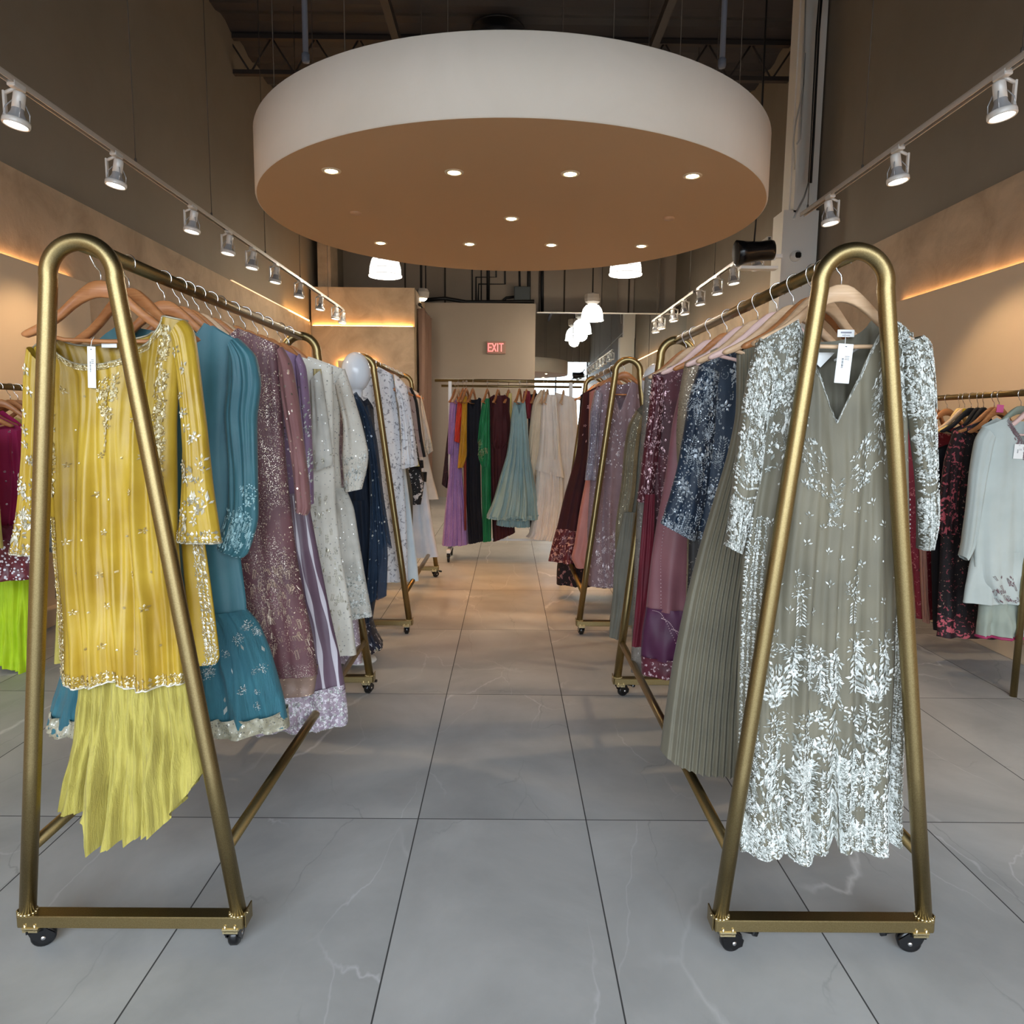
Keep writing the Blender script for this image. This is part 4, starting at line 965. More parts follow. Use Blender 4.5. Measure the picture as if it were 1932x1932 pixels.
# ---- mannequins
def mannequin(px, py_top, Y, label, w_=.165, h_=.225):
    q = at(px, py_top, Y); t = thing('mannequin', label, 'mannequin', (q.x, Y, 0)); zt = q.z
    MW = mat('gloss_white_fibreglass', (226, 230, 236), .12)
    mb = MB(); pr = []
    for i in range(25):
        a = PI*i/24*.86; pr.append((max(.0005, w_/2*sin(a)*(1-.06*cos(a)*0)), zt-h_/2+h_/2*cos(a)))
    zc = pr[-1][1]; pr += [(.036, zc-.015), (.033, zc-.05), (.040, zc-.09)]
    v = []; f = []; n_ = 28
    prof = [(r, r, z) for r, z in pr]+[(.07, .055, zc-.105), (.15, .07, zc-.13), (.19, .085, zc-.17), (.185, .10, zc-.25), (.165, .11, zc-.33), (.14, .10, zc-.42), (.12, .09, zc-.50), (.14, .10, zc-.58), (.165, .11, zc-.68), (.15, .10, zc-.76), (.001, .001, zc-.77)]
    for (a, b, z) in prof:
        if z < zc-.1 and a > .05: a *= .52
        for k in range(n_): g_ = 2*PI*k/n_; v.append((a*cos(g_), b*sin(g_), z))
    for i in range(len(prof)-1):
        for k in range(n_): f.append((i*n_+k, i*n_+(k+1) % n_, (i+1)*n_+(k+1) % n_, (i+1)*n_+k))
    mb.add(v, f); mb.build('body_form', MW, t)
    mb = MB(); mb.tube([(0, 0, .02), (0, 0, zc-.75)], .014, 12); mb.lathe([(.001, .014), (.09, .012), (.095, 0), (.001, 0)], n=32); mb.build('stand', WHITEM, t)
    return t, q, zt
t, q, zt = mannequin(671, 664, 4.15, 'egg-headed white mannequin in a navy gown, between the two left racks')
NAVY = fab('navy_velvet', (14, 30, 50), .8, (10, 24, 42), 8, .35); NAVN = fab('navy_net', (34, 56, 80), .8, (24, 44, 68), 10, .3, seq=((200, 210, 220), 60, .05, 0, .5), alpha=.82)
NAVL = fab('navy_silver_lace', (20, 26, 46), .6, (16, 22, 40), 12, .3, prints=((34, .60, (196, 198, 206), 'noise'),))
Y = 4.15; cx = 671; hk = (q.x, Y, 0)
def mpart(name, c, ms, deco=None, res=(40, 40)):
    mb = MB(); c.mesh(mb, *res)
    if deco: deco(c, mb)
    mb.build(name, ms, t, origin=hk)
R = [(704,772),(709,840),(714,900),(720,960),(728,1030)]; mpart('bodice', Cloth(mir(R, cx), R, Y, th=.12, folds=5, amp=(.003, .015), neck=('U', .05), w=.45, sh=.07, s0=.25, seed=3), [NAVY])
R = [(716,940),(722,1030),(712,1110),(702,1170)]; mpart('skirt', Cloth(mir(R, cx), R, Y, th=.14, folds=7, amp=(.01, .03), seed=5), [NAVY])
R = [(694,1150),(706,1190),(722,1222)]; mpart('lace_ruffle', Cloth(mir(R, cx), R, Y, th=.14, th1=.17, folds=9, amp=(.02, .04), seed=6), [NAVL, SILV], lambda c, mb: c.border(mb, 'H', .03, .03, ['flower', 'leaf'], .04, 2, rows=2))
mpart('dupatta', Cloth([(676,748),(694,800),(705,870),(708,960),(705,1050),(700,1126)], [(684,742),(704,780),(720,850),(731,940),(740,1030),(738,1112)], Y, th=.02, folds=3, amp=(.006, .02), yo=-.16, seed=7), [NAVN, SILVB], lambda c, mb: (c.border(mb, 'H', .01, .02, ['leaf'], .022, 2, m=0), c.scatter(mb, 8, ['dot'], .018, 3, u=(.4, .9))), (20, 50))
mpart('sleeve', Cloth([(690,780),(700,860),(702,960),(705,1000)], [(700,765),(716,830),(728,930),(744,1030)], Y, th=.04, folds=3, amp=(.005, .012), yo=-.08, seed=7), [NAVN, NAVY], lambda c, mb: c.border(mb, 'H', .01, .018, ['leaf'], .022, 2), (20, 36))

# ---- rear left rack
rl2 = lambda Y: at_px(RL2[0]+RL2[1], Y)
def g2(name, label, Y, parts, hx, rz=0, hm='wood', hang=True, hz=RZ_, cat='dress', group=None):
    hk = (hx, Y, hz); ps = []
    for nm, L, R, m, kw in parts:
        kw = dict(kw); res = kw.pop('res', (30, 36)); dc = kw.pop('deco', None)
        ps.append((nm, Cloth(L, R, Y, **kw), m if isinstance(m, list) else [m], dc, res))
    o = garment(name, label, cat, hk, ps, group)
    if hang: hanger(hx, Y-.01, hz, 'hanger carrying the '+label.split(',')[0], rz=rz, m=hm)
    return o
X2 = RL2[0]+RL2[1]
WLACE = fab('white_grey_floral', (226, 228, 232), .75, (214, 216, 222), 10, .2, prints=((44, .57, (150, 152, 160), 'noise'),))
Y = 4.85; c0 = rl2(Y); R = [(742,708),(752,790),(760,880),(765,950),(768,1020),(770,1096)]
g2('gown', 'long white gown with grey floral print, front of the rear left rack', Y, [('gown_body', mir(R, c0), R, WLACE, dict(folds=6, amp=(.003, .02), th=.05, neck=('U', .05), sh=.055, res=(40, 50))),
    ('sleeve', [(752,760),(758,830),(758,885)], [(745,706),(768,730),(780,800),(790,878)], WLACE, dict(folds=2, th=.035, yo=-.02, seed=4))], X2)
PB = fab('pale_blue_cotton', (206, 220, 228), .8, (194, 210, 220), 8, .2); OLD = fab('dark_olive_cloth', (86, 82, 68), .8); BLK = fab('black_cloth', (16, 15, 18), .75)
BLKW = fab('black_white_print', (24, 22, 24), .7, None, 6, .2, prints=((30, .56, (214, 208, 206), 'noise'),))
Y = 5.08; c0 = rl2(Y); R = [(748,742),(762,860),(775,960),(788,1070),(790,1096)]
g2('outfit', 'pale blue outfit, second on the rear left rack', Y, [('gown_body', mir(R, c0), R, PB, dict(folds=6, amp=(.004, .03), th=.05, sh=.055, neck=('U', .04)))], X2)
R = [(752,745),(764,850),(778,930),(779,1012)]; Y = 5.25; c0 = rl2(Y)
g2('trousers', 'dark olive trousers, behind the white floral gown', Y, [('trouser_legs', mir(R, c0), R, OLD, dict(folds=3, amp=(.004, .01), th=.04))], X2, cat='trousers')
YGF = fab('lime_floral', (176, 178, 112), .75, (160, 164, 100), 8, .2, prints=((26, .60, (170, 90, 50), 'noise'), (34, .64, (110, 60, 40), 'noise')))
Y = 5.5; c0 = rl2(Y); R = [(766,732),(772,790),(784,850),(792,880)]
g2('blouse', 'lime green floral blouse, on the rear left rack', Y, [('blouse_body', mir(R, c0), R, YGF, dict(folds=4, amp=(.003, .01), sh=.055, neck=('U', .05)))], X2, cat='blouse')
Y = 5.68; c0 = rl2(Y); R = [(770,740),(780,800),(792,870),(800,908),(794,952)]
g2('blouse', 'black and white printed blouse with dark cuffs, on the rear left rack', Y, [('blouse_body', mir(R, c0), R, BLKW, dict(folds=4, amp=(.003, .012), sh=.055, neck=('U', .05))), ('cuff', [(786,868),(787,884)], [(800,868),(801,882)], BLK, dict(th=.03, yo=-.05))], X2, cat='blouse')
BEI = fab('beige_pink_print', (196, 172, 160), .75, (182, 158, 148), 8, .2, prints=((30, .63, (120, 84, 80), 'noise'),))
Y = 5.9; c0 = rl2(Y); R = [(777,733),(788,760),(796,820),(804,862)]
def trim(c, mb): 
    mb.tube([c.pos(.96, i/30, -1)+Vector((0, -.01, 0)) for i in range(31)], .012, 6, 1)
g2('robe', 'beige printed robe with a wide black edge, on the rear left rack', Y, [('robe_body', mir(R, c0), R, [BEI, BLK], dict(folds=4, amp=(.003, .012), sh=.055, neck=('V', .12), deco=trim)), ('pompom', [(794,890),(793,906)], [(807,890),(806,908)], BLK, dict(th=.03, yo=-.05))], X2, cat='robe')
WSK = fab('white_blue_skirt', (216, 224, 234), .8, (196, 208, 222), 6, .2)
Y = 6.12; c0 = rl2(Y); R = [(785,800),(800,880),(812,960),(820,1010),(828,1050)]
g2('skirt', 'long white-blue skirt brushing the rear left rack base', Y, [('skirt_cloth', mir(R, c0), R, WSK, dict(folds=8, amp=(.006, .03), th=.05, th1=.09))], X2, cat='skirt')
OFFW = fab('off_white_cotton', (214, 208, 198), .8, (202, 196, 186), 8, .2)
Y = 6.36; c0 = rl2(Y); R = [(790,742),(800,820),(812,880),(828,942)]
g2('tunic', 'off-white tunic with embroidered cuffs, last on the rear left rack', Y, [('tunic_body', mir(R, c0), R, OFFW, dict(folds=4, amp=(.003, .012), sh=.055, neck=('U', .05))), ('sleeve', [(796,780),(800,820),(802,862)], [(795,745),(808,800),(818,850)], [OFFW, SILV], dict(th=.03, yo=-.03, deco=lambda c, mb: c.scatter(mb, 16, ['flower'], .03, 3, u=(.7, .98))))], X2, cat='tunic')

# ---- grey-green embroidered gown on the front right rack
GRN = fab('sage_grey_organza', (118, 112, 94), .62, (98, 94, 80), 4, .3)
Y = 1.86; hk = (RRX, Y, RZ_)
gb = Cloth([(1424,648),(1432,740),(1428,860),(1410,960),(1398,1080),(1393,1220),(1390,1360),(1386,1480),(1396,1594)], [(1722,634),(1712,740),(1712,880),(1713,1000),(1709,1150),(1706,1300),(1700,1450),(1697,1586)],
           Y, th=.045, folds=5, amp=(.003, .021), p=.7, neck=('V', .26), back=(.05,), w=.545, sh=.05, s0=.42, seed=14,
           hem=lambda t: -.012*abs(sin(7*t+.4))+(.055*math.exp(-((t-.10)/.045)**2))-(.012 if t < .06 else 0))
SPL = lambda c, t0, u0, k, sz, n_, sd: c.scatter(MBX[0], n_, k, sz, sd, t=(t0[0], t0[1]), u=(u0[0], u0[1]), m=1)
MBX = [None]
def dgown(c, mb):
    MBX[0] = mb; sym = lambda a, b: ((a, b), (-b, -a))
    c.border(mb, 'N', .028, .0065, ['dot', 'leaf'], .0115, 1, rows=4)
    for tt in sym(.50, .99): SPL(c, tt, (.0, .13), ['dot', 'leaf', 'flower'], .012, 420, 2)
    for tt in sym(.45, .9): SPL(c, tt, (.08, .24), ['leaf', 'flower', 'curl', 'sprig'], .022, 130, 3)
    for tt in sym(.18, .42): SPL(c, tt, (.16, .27), ['leaf', 'sprig', 'dot'], .016, 50, 4)
    SPL(c, (-.07, .07), (.20, .33), ['leaf', 'dot', 'flower'], .014, 55, 5)
    rnd = random.Random(9)
    for j in range(9):
        for i in range(6):
            t = -.72+i*.27+(.135 if j % 2 else 0); u = .27+j*.038
            if abs(t) < .8 and not (abs(t) < .1 and u < .33): c.motif(mb, 'sprig' if (i+j) % 3 else 'dot', t+rnd.uniform(-.05, .05), u+rnd.uniform(-.01, .01), .024 if (i+j) % 3 else .010, PI/2+rnd.uniform(-.5, .5))
    for t, a in ((-.34, 0), (.28, PI)):
        c.motif(mb, 'curl', t, .45, .045, a+.5); c.motif(mb, 'bouquet', t-.02, .475, .05); c.motif(mb, 'branch', t, .51, .05, -PI/2)
    for t in (-.42, .33, .66, -.75): c.motif(mb, 'bouquet', t, .585, .075); c.motif(mb, 'branch', t, .63, .08, -PI/2); c.motif(mb, 'curl', t+.12, .57, .05)
    for k in range(20): a = max(-.42, min(.42, rnd.gauss(0, .2))); b_ = .585+.10*(1-abs(a)/.42)*rnd.random(); c.motif(mb, 'flower', a, b_, .03); c.motif(mb, 'branch', a*.9, b_+.02, .034, -PI/2+a*3+rnd.uniform(-.8, .8)); c.motif(mb, 'sprig', a, b_+.035, .03, rnd.random()*6)
    for t in (-.62, .52):
        for da in (-.7, -.35, 0, .35, .7): c.motif(mb, 'branch', t+.09*sin(da)*1.6, .675-.02*cos(da), .085, PI/2-da)
        for k in range(4): c.motif(mb, 'bouquet', t+rnd.uniform(-.06, .06), .72+.033*k, .075)
        for k in range(4): c.motif(mb, 'curl', t+rnd.uniform(-.14, .14), .72+.03*k, .06, rnd.random()*6)
        SPL(c, (t-.06, t+.06), (.80, .88), ['flower', 'dot'], .016, 45, 6)
    SPL(c, (-.35, .45), (.70, .80), ['sprig', 'flower'], .030, 40, 7); SPL(c, (-.95, .95), (.76, .88), ['branch', 'flower', 'leaf', 'sprig'], .028, 110, 17)
    for t in (-.22, .20):
        for k in range(6): c.motif(mb, 'bouquet', t+rnd.uniform(-.08, .08), .81+.016*k, .08)
        for k in range(16): aa = rnd.uniform(-1.3, 1.3); c.motif(mb, 'branch', t+.13*sin(aa), .85-.03*cos(aa), .045, PI/2-aa)
    for tt in sym(.30, .9): SPL(c, tt, (.79, .9), ['branch', 'leaf', 'leaf'], .026, 60, 8)
    SPL(c, (-.97, .97), (.885, .95), ['flower', 'leaf', 'branch', 'bouquet'], .030, 210, 10)
    SPL(c, (-.98, .98), (.94, 1.0), ['leaf', 'dot', 'flower', 'leaf'], .017, 800, 11)
    for k in range(14): a = -.95+k*.146; c.motif(mb, 'branch', a, .965, .05)
    c.border(mb, 'L', .045, .0085, ['leaf', 'dot', 'flower'], .014, 12, a=.33, b=1, rows=4); c.border(mb, 'R', .035, .0085, ['leaf', 'dot', 'flower'], .014, 13, a=.42, b=1, rows=4)
    for s_ in 'LR': c.border(mb, s_, .004, .012, ['dot'], .010, 14, a=.3)
gl = Cloth([(1428,640),(1408,700),(1391,800),(1381,880),(1373,960),(1366,1015),(1362,1026)], [(1462,690),(1440,800),(1428,900),(1412,960),(1400,1010),(1392,1042)], Y, th=.03, folds=2, amp=(.002, .005), yo=-.02, seed=6)
gr = Cloth([(1690,650),(1708,800),(1721,900),(1725,980),(1727,1034)], [(1727,636),(1744,655),(1752,740),(1754,830),(1758,920),(1757,980),(1744,1030)], Y, th=.03, folds=2, amp=(.002, .005), yo=-.02, seed=7)
def dgs(c, mb):
    c.scatter(mb, 430, ['dot', 'leaf', 'flower', 'leaf'], .013, 5, u=(0, .3)); c.scatter(mb, 150, ['leaf', 'sprig', 'branch', 'flower'], .022, 6, u=(.25, .65))
    for k in range(3): u = .62+.045*k; [c.motif(mb, 'dot', -.9+i*.12, u+.02*sin(i*.3), .010) for i in range(16)]
    c.scatter(mb, 330, ['leaf', 'dot', 'flower', 'curl'], .015, 7, u=(.74, 1)); c.border(mb, 'H', .004, .011, ['dot'], .011, 3); c.border(mb, 'L', .004, .011, ['dot'], .010, 3); c.border(mb, 'R', .004, .011, ['dot'], .010, 4)
gg = garment('gown', 'sage-grey V-neck gown densely embroidered in white, nearest on the right rack', 'dress', hk,
    [('gown_body', gb, [GRN, SILVB], dgown, (90, 130)), ('sleeve', gl, [GRN, SILVB], dgs, (22, 50)), ('sleeve', gr, [GRN, SILVB], dgs, (22, 50))])
price_tag(gg, hk, 1592, 686, Y-.03, .038, .098, .06)
q = at(1596, 629, Y+.028)-Vector(hk); mb = MB(); mb.box(q, (.044, .002, .019), bev=.0008); nl = mb.build('neck_label', TAGW, gg)
mb = MB(); mb.box(q+Vector((0, -.0014, .002)), (.028, .0006, .004)); mb.box(q+Vector((0, -.0014, -.005)), (.02, .0006, .0015)); mb.build('label_print', mat('label_ink', (150, 150, 160), .6), nl)
q = at(1552, 680, Y+.02)-Vector(hk); mb = MB(); mb.prism([(-.035, .02), (.035, .02), (.0, -.018), (-.02, -.0)], .002, R=RX(PI/2), c=q+Vector((-.005, 0, 0))); mb.tube([q+Vector((.03, 0, .0)), q+Vector((.09, 0, .03))], .003, 6); mb.build('inner_lining_edge', TAGW, gg)
hanger(RRX, 1.845, RZ_, 'pale wooden hanger carrying the sage-grey embroidered gown', m='pale')
hanger(RRX, 1.97, RZ_, 'pale wooden hanger right behind the sage-grey gown', m='pale', rz=.35)
hanger(RRX, 2.02, RZ_, 'orange-brown wooden hanger second behind the sage-grey gown', rz=.25)

# ---- pleated grey-green gown
PLE = fab('pleated_sage', (118, 112, 94), .6, (104, 99, 84), 5, .3)
Y = 2.16; hk = hookR(Y)
p1 = Cloth([(1390,668),(1388,780),(1372,860),(1345,950),(1318,1040),(1295,1130),(1272,1240),(1256,1340),(1246,1415)], [(1560,668),(1566,900),(1580,1150),(1590,1300),(1598,1440)], Y, th=.04, th1=.10, folds=3, amp=(.004, .010), pleat=15, seed=61, neck=('V', .12), sh=.055,
           hem=lerpf([(-1, 0), (-.88, -.02), (-.6, -.035), (-.2, -.03), (1, 0)]))
garment('gown', 'long pleated sage-green gown sweeping to the left, behind the embroidered gown', 'dress', hk, [('gown_body', p1, [PLE], None, (230, 80))])
hanger(RRX, 2.15, RZ_, 'pale wooden hanger carrying the pleated sage gown', m='pale', rz=.08)
hanger(RRX, 2.28, RZ_, 'pale hanger between the pleated gown and the navy outfit', m='pink', rz=-.1)

# ---- navy embroidered outfit
NV = fab('navy_teal_silk', (22, 44, 66), .6, (14, 32, 52), 8, .3, seq=((200, 206, 210), 150, .06, 0, .5)); DSEQ = fab('charcoal_sequin', (40, 38, 40), .5, (28, 28, 32), 8, .2, seq=((190, 184, 176), 200, .35, 9, .42))
Y = 2.46; c0 = rr(Y); hk = hookR(Y)
L = [(1318,690),(1322,780),(1316,880),(1308,960),(1300,1015)]
n1 = Cloth(L, mir(L, c0), Y, th=.045, folds=4, amp=(.003, .01), neck=('U', .05), w=.4, sh=.055, seed=62)
n2 = Cloth([(1316,692),(1298,750),(1286,820),(1275,880),(1262,930),(1248,975),(1244,986)], [(1352,705),(1345,800),(1335,900),(1325,960),(1305,1020)], Y, th=.035, folds=2, amp=(.003, .006), yo=-.02, seed=7)
L = [(1300,1000),(1298,1080),(1294,1160),(1290,1270)]
n3 = Cloth(L, mir(L, c0), Y, th=.05, th1=.08, folds=5, amp=(.006, .015), seed=8)
def dn(c, mb): c.scatter(mb, 60, ['flower', 'curl', 'branch', 'bouquet'], .045, 3, t=(-.97, .2)); c.scatter(mb, 260, ['dot', 'leaf'], .012, 4, t=(-.97, .2)); c.border(mb, 'H', .03, .014, ['flower', 'leaf'], .02, 5, rows=2)
def dn2(c, mb): c.scatter(mb, 70, ['flower', 'curl', 'branch', 'bouquet'], .04, 3); c.scatter(mb, 300, ['dot', 'leaf'], .011, 4); c.border(mb, 'H', .03, .010, ['flower', 'leaf'], .018, 5, rows=2); c.border(mb, 'H', -.01, .02, ['dot'], .012, 5)
NSL = mat('silver_blue_thread', (176, 184, 192), .35, .45)
garment('kurta_set', 'navy outfit with large silver floral embroidery and beaded cuffs, on the right rack', 'dress', hk, [('kurta', n1, [NV, NSL], dn, (40, 50)), ('sleeve', n2, [NV, NSL], dn2, (24, 50)), ('skirt', n3, [DSEQ], None, (50, 30))])
hanger(RRX, 2.45, RZ_, 'pale wooden hanger carrying the navy embroidered outfit', m='pale', rz=.08)
# tan beaded sleeve garment
TAN = fab('tan_beaded_net', (140, 122, 100), .6, (122, 106, 86), 8, .2, seq=((214, 200, 176), 200, .35, 0, .5))
Y = 2.62; c0 = rr(Y); L = [(1292,684),(1282,740),(1276,820),(1280,900),(1296,1000),(1290,1270)]
garment('kurta', 'tan beaded kurta showing as a narrow strip behind the navy outfit', 'dress', hookR(Y), [('kurta_body', Cloth(L, mir(L, c0), Y, th=.04, folds=4, amp=(.003, .01), neck=('U', .05), w=.4, sh=.055, seed=63), [TAN], None, (30, 40))])
hanger(RRX, 2.6, RZ_, 'pale pink hanger carrying the tan beaded kurta', m='pink', rz=.08)
# ---- rose gown with purple hem
ROS = fab('rose_satin', (142, 92, 98), .5, (128, 80, 88), 5, .3); PUR = fab('purple_satin', (88, 34, 74), .5, (76, 28, 62), 5, .3)
MRB = fab('maroon_brocade', (98, 30, 48), .5, (80, 24, 40), 20, .2, prints=((60, .60, (196, 170, 176), 'noise'),))
BEAD = mat('pale_pink_bead', (226, 196, 204), .3, .3)
Y = 2.8; c0 = rr(Y)
L = [(1284,730),(1268,800),(1255,900),(1240,980),(1228,1060),(1219,1150)]
u1 = Cloth(L, mir(L, c0), Y, th=.045, th1=.07, folds=5, amp=(.003, .012), neck=('U', .05), w=.4, sh=.055, seed=64)
L = [(1219,1145),(1212,1190),(1209,1240)]; u2 = Cloth(L, mir(L, c0), Y, th=.071, th1=.078, folds=5, amp=(.012, .013), seed=64)
L = [(1209,1236),(1211,1272)]; u3 = Cloth(L, mir(L, c0), Y, th=.079, th1=.08, folds=5, amp=(.013, .013), seed=64)
def beads(c, mb):
    for k in range(40): c.motif(mb, 'dot', -.86-.04*sin(k*.1), .42+.014*k, .007)
def beads2(c, mb):
    for j in range(3):
        for k in range(26): a = k/25; c.motif(mb, 'dot', -.93+.12*j+.35*a, .05+.15*j+.8*a*a, .008)
garment('gown', 'dusty rose gown shading to a purple hem with beaded petals, on the right rack', 'dress', hookR(Y), [('gown_body', u1, [ROS, BEAD], beads, (50, 50)), ('purple_panel', u2, [PUR, BEAD], beads2, (50, 14)), ('hem_band', u3, [MRB, BEAD], lambda c, mb: c.border(mb, 'H', .02, .02, ['leaf', 'dot'], .02, 3, b=.4), (50, 6))])
hanger(RRX, 2.79, RZ_, 'wooden hanger carrying the dusty rose gown', rz=.08)
# ---- maroon sequinned
MRS = fab('maroon_sequin', (84, 20, 34), .6, (66, 14, 26), 8, .25, seq=((200, 160, 166), 130, .28, 8, .40)); RED = fab('burgundy_chiffon', (108, 12, 36), .65, (92, 8, 30), 5, .3)
Y = 3.04; c0 = rr(Y); L = [(1232,708),(1228,800),(1226,880),(1228,950),(1222,1100),(1212,1262)]
m1 = Cloth(L, mir(L, c0), Y, th=.045, folds=5, amp=(.003, .012), neck=('U', .05), w=.4, sh=.055, seed=65)
m2 = Cloth([(1229,706),(1221,780),(1213,840),(1206,900),(1200,945)], [(1250,715),(1246,820),(1238,880),(1226,948)], Y, th=.03, folds=2, amp=(.003, .006), yo=-.02, seed=7)
m3 = Cloth([(1212,930),(1204,1020),(1196,1120),(1188,1212)], [(1232,930),(1230,1020),(1222,1120),(1212,1212)], Y, th=.015, folds=2, amp=(.004, .008), yo=-.055, seed=8)
MRT = mat('rose_silver_thread', (206, 168, 174), .35, .4)
garment('gown', 'maroon sequinned gown with a plain burgundy scarf, on the right rack', 'dress', hookR(Y), [('gown_body', m1, [MRS, MRT], lambda c, mb: c.scatter(mb, 130, ['leaf', 'sprig', 'dot'], .02, 4, t=(-.97, .2), u=(0, .5)), (40, 50)), ('sleeve', m2, [MRS, MRT], lambda c, mb: c.scatter(mb, 140, ['leaf', 'sprig', 'dot'], .02, 4), (18, 36)), ('scarf', m3, [RED], None, (18, 30))])
hanger(RRX, 3.02, RZ_, 'pale pink hanger carrying the maroon sequinned gown', m='pink', rz=.08)
GSL = fab('grey_beaded_lace', (128, 118, 108), .6, (108, 100, 92), 20, .2, seq=((210, 204, 196), 180, .3, 0, .5))
Y = 3.3; c0 = rr(Y); L = [(1216,712),(1208,850),(1200,1000),(1194,1150),(1190,1268)]
garment('gown', 'grey beaded lace gown, behind the maroon gown on the right rack', 'dress', hookR(Y), [('gown_body', Cloth(L, mir(L, c0), Y, th=.04, folds=4, amp=(.003, .014), neck=('U', .05), w=.4, sh=.055, seed=66), [GSL], None, (30, 40))])
hanger(RRX, 3.28, RZ_, 'pale hanger carrying the grey beaded lace gown', m='pale', rz=.08)
hanger(RRX, 3.42, RZ_, 'last wooden hanger at the rear end of the right rack', rz=.1)
# ---- right mannequin in olive
t, q, zt = mannequin(1239, 686, 4.16, 'egg-headed white mannequin in an olive-gold gown, between the two right racks')
Y = 4.16; hk = (q.x, Y, 0); cx = 1239
OLV = fab('olive_gold_beaded', (118, 108, 84), .6, (104, 94, 72), 10, .25, seq=((190, 178, 146), 160, .3, 0, .5)); OLG = fab('olive_grey_silk', (112, 110, 98), .6, (100, 98, 88), 6, .25)
L = [(1200,778),(1192,830),(1186,900),(1170,1000),(1160,1100),(1150,1170)]; mpart('gown_body', Cloth(L, mir(L, cx), Y, th=.12, folds=5, amp=(.003, .02), neck=('U', .05), w=.4, sh=.06, s0=.25, seed=3), [OLG])
mpart('sleeve', Cloth([(1195,775),(1180,805),(1173,850),(1168,910),(1158,980),(1156,1030)], [(1208,790),(1200,850),(1194,930),(1184,990),(1178,1035)], Y, th=.04, folds=2, amp=(.004, .008), yo=-.08, seed=4), [OLV], None, (20, 36))
mpart('scarf', Cloth([(1168,960),(1152,1040),(1148,1110),(1141,1185)], [(1190,960),(1186,1040),(1178,1120),(1165,1192)], Y, th=.02, folds=2, amp=(.006, .012), yo=-.17, seed=9), [OLG], None, (20, 36))

# ---- rear right rack
X3 = RR2[0]+RR2[1]; rr2 = lambda Y: at_px(X3, Y)
DL_ = fab('dusty_lilac_net', (140, 116, 122), .7, (126, 102, 108), 8, .25, seq=((226, 214, 216), 100, .22, 5, .45)); DLS = fab('lilac_silver_sequin', (142, 130, 140), .5, (120, 108, 120), 8, .2, seq=((240, 238, 242), 120, .5, 0, .5))
Y = 4.84; hk = (X3, Y, RZ_)
DT = mat('lilac_silver_thread', (214, 204, 210), .35, .35)
g2('gown', 'dusty lilac V-neck gown with silver sequins, front of the rear right rack', Y, [
    ('gown_body', [(1124,735),(1122,800),(1114,900),(1108,1000),(1110,1105)], [(1214,735),(1212,800),(1218,900),(1224,1000),(1224,1110)], [DL_, DT], dict(folds=5, amp=(.003, .018), th=.05, neck=('V', .20), w=.45, sh=.055, res=(44, 60), deco=lambda c, mb: (c.border(mb, 'N', .03, .012, ['dot', 'leaf'], .016, 1, rows=2), c.scatter(mb, 150, ['dot', 'flower', 'leaf'], .022, 3, u=(.0, .45)), c.scatter(mb, 200, ['curl', 'leaf', 'flower'], .03, 4, u=(.72, 1))))),
    ('sleeve', [(1122,735),(1112,780),(1108,850),(1102,905)], [(1136,745),(1130,820),(1125,905)], DLS, dict(folds=2, th=.035, yo=-.03, seed=4))], X3)
PEA = fab('peach_satin', (196, 128, 116), .5, (180, 114, 104), 5, .3); VEL = fab('maroon_velvet', (58, 8, 16), .85, (46, 6, 12), 6, .5)
VELB = fab('maroon_gold_border', (96, 22, 30), .6, (76, 16, 24), 20, .3, prints=((30, .55, (206, 150, 130), 'noise'),)); DRUF = fab('black_red_ruffle', (28, 8, 12), .8, None, 6, .2, prints=((28, .60, (150, 100, 96), 'noise'),))
Y = 5.08; c0 = rr2(Y); L = [(1112,740),(1108,880),(1094,960),(1083,1030),(1078,1052),(1088,1072)]
g2('gown', 'peach satin gown, second on the rear right rack', Y, [('gown_body', L, mir(L, c0), PEA, dict(folds=6, amp=(.003, .02), th=.05, sh=.055, neck=('U', .05)))], X3)
Y = 5.4; c0 = rr2(Y); L = [(1100,742),(1093,800),(1086,860),(1066,930),(1054,980),(1050,998)]; L2 = [(1050,996),(1042,1025),(1034,1058)]
g2('gown', 'maroon velvet flared gown with red-gold patterned hem, on the rear right rack', Y, [('gown_body', L, mir(L, c0), [VEL, MRT], dict(folds=6, amp=(.003, .025), th=.06, th1=.11, seed=5, sh=.055, neck=('U', .06), res=(60, 40), deco=lambda c, mb: c.scatter(mb, 40, ['leaf', 'flower'], .025, 3, t=(-.95, .2), u=(0, .4)))),
    ('patterned_hem', L2, mir(L2, c0), [VELB, MRT], dict(folds=6, amp=(.025, .032), th=.111, th1=.12, seed=5, res=(60, 12), deco=lambda c, mb: c.scatter(mb, 120, ['flower', 'leaf', 'curl'], .035, 3, t=(-.97, .2))))], X3)
Y = 5.75; c0 = rr2(Y); L = [(1095,745),(1088,850),(1072,980),(1052,1060),(1050,1102)]
g2('gown', 'floor-length black and red ruffled gown, on the rear right rack', Y, [('gown_body', L, mir(L, c0), DRUF, dict(folds=8, amp=(.003, .03), th=.06, th1=.12, seed=6, sh=.055, neck=('U', .05), res=(60, 40)))], X3)
for k, (yy, m_) in enumerate(((6.05, 'pale'), (6.3, 'wood'))): hanger(X3, yy, RZ_, ('pale', 'wooden')[k]+' hanger at the far end of the rear right rack', m=m_, rz=.2)

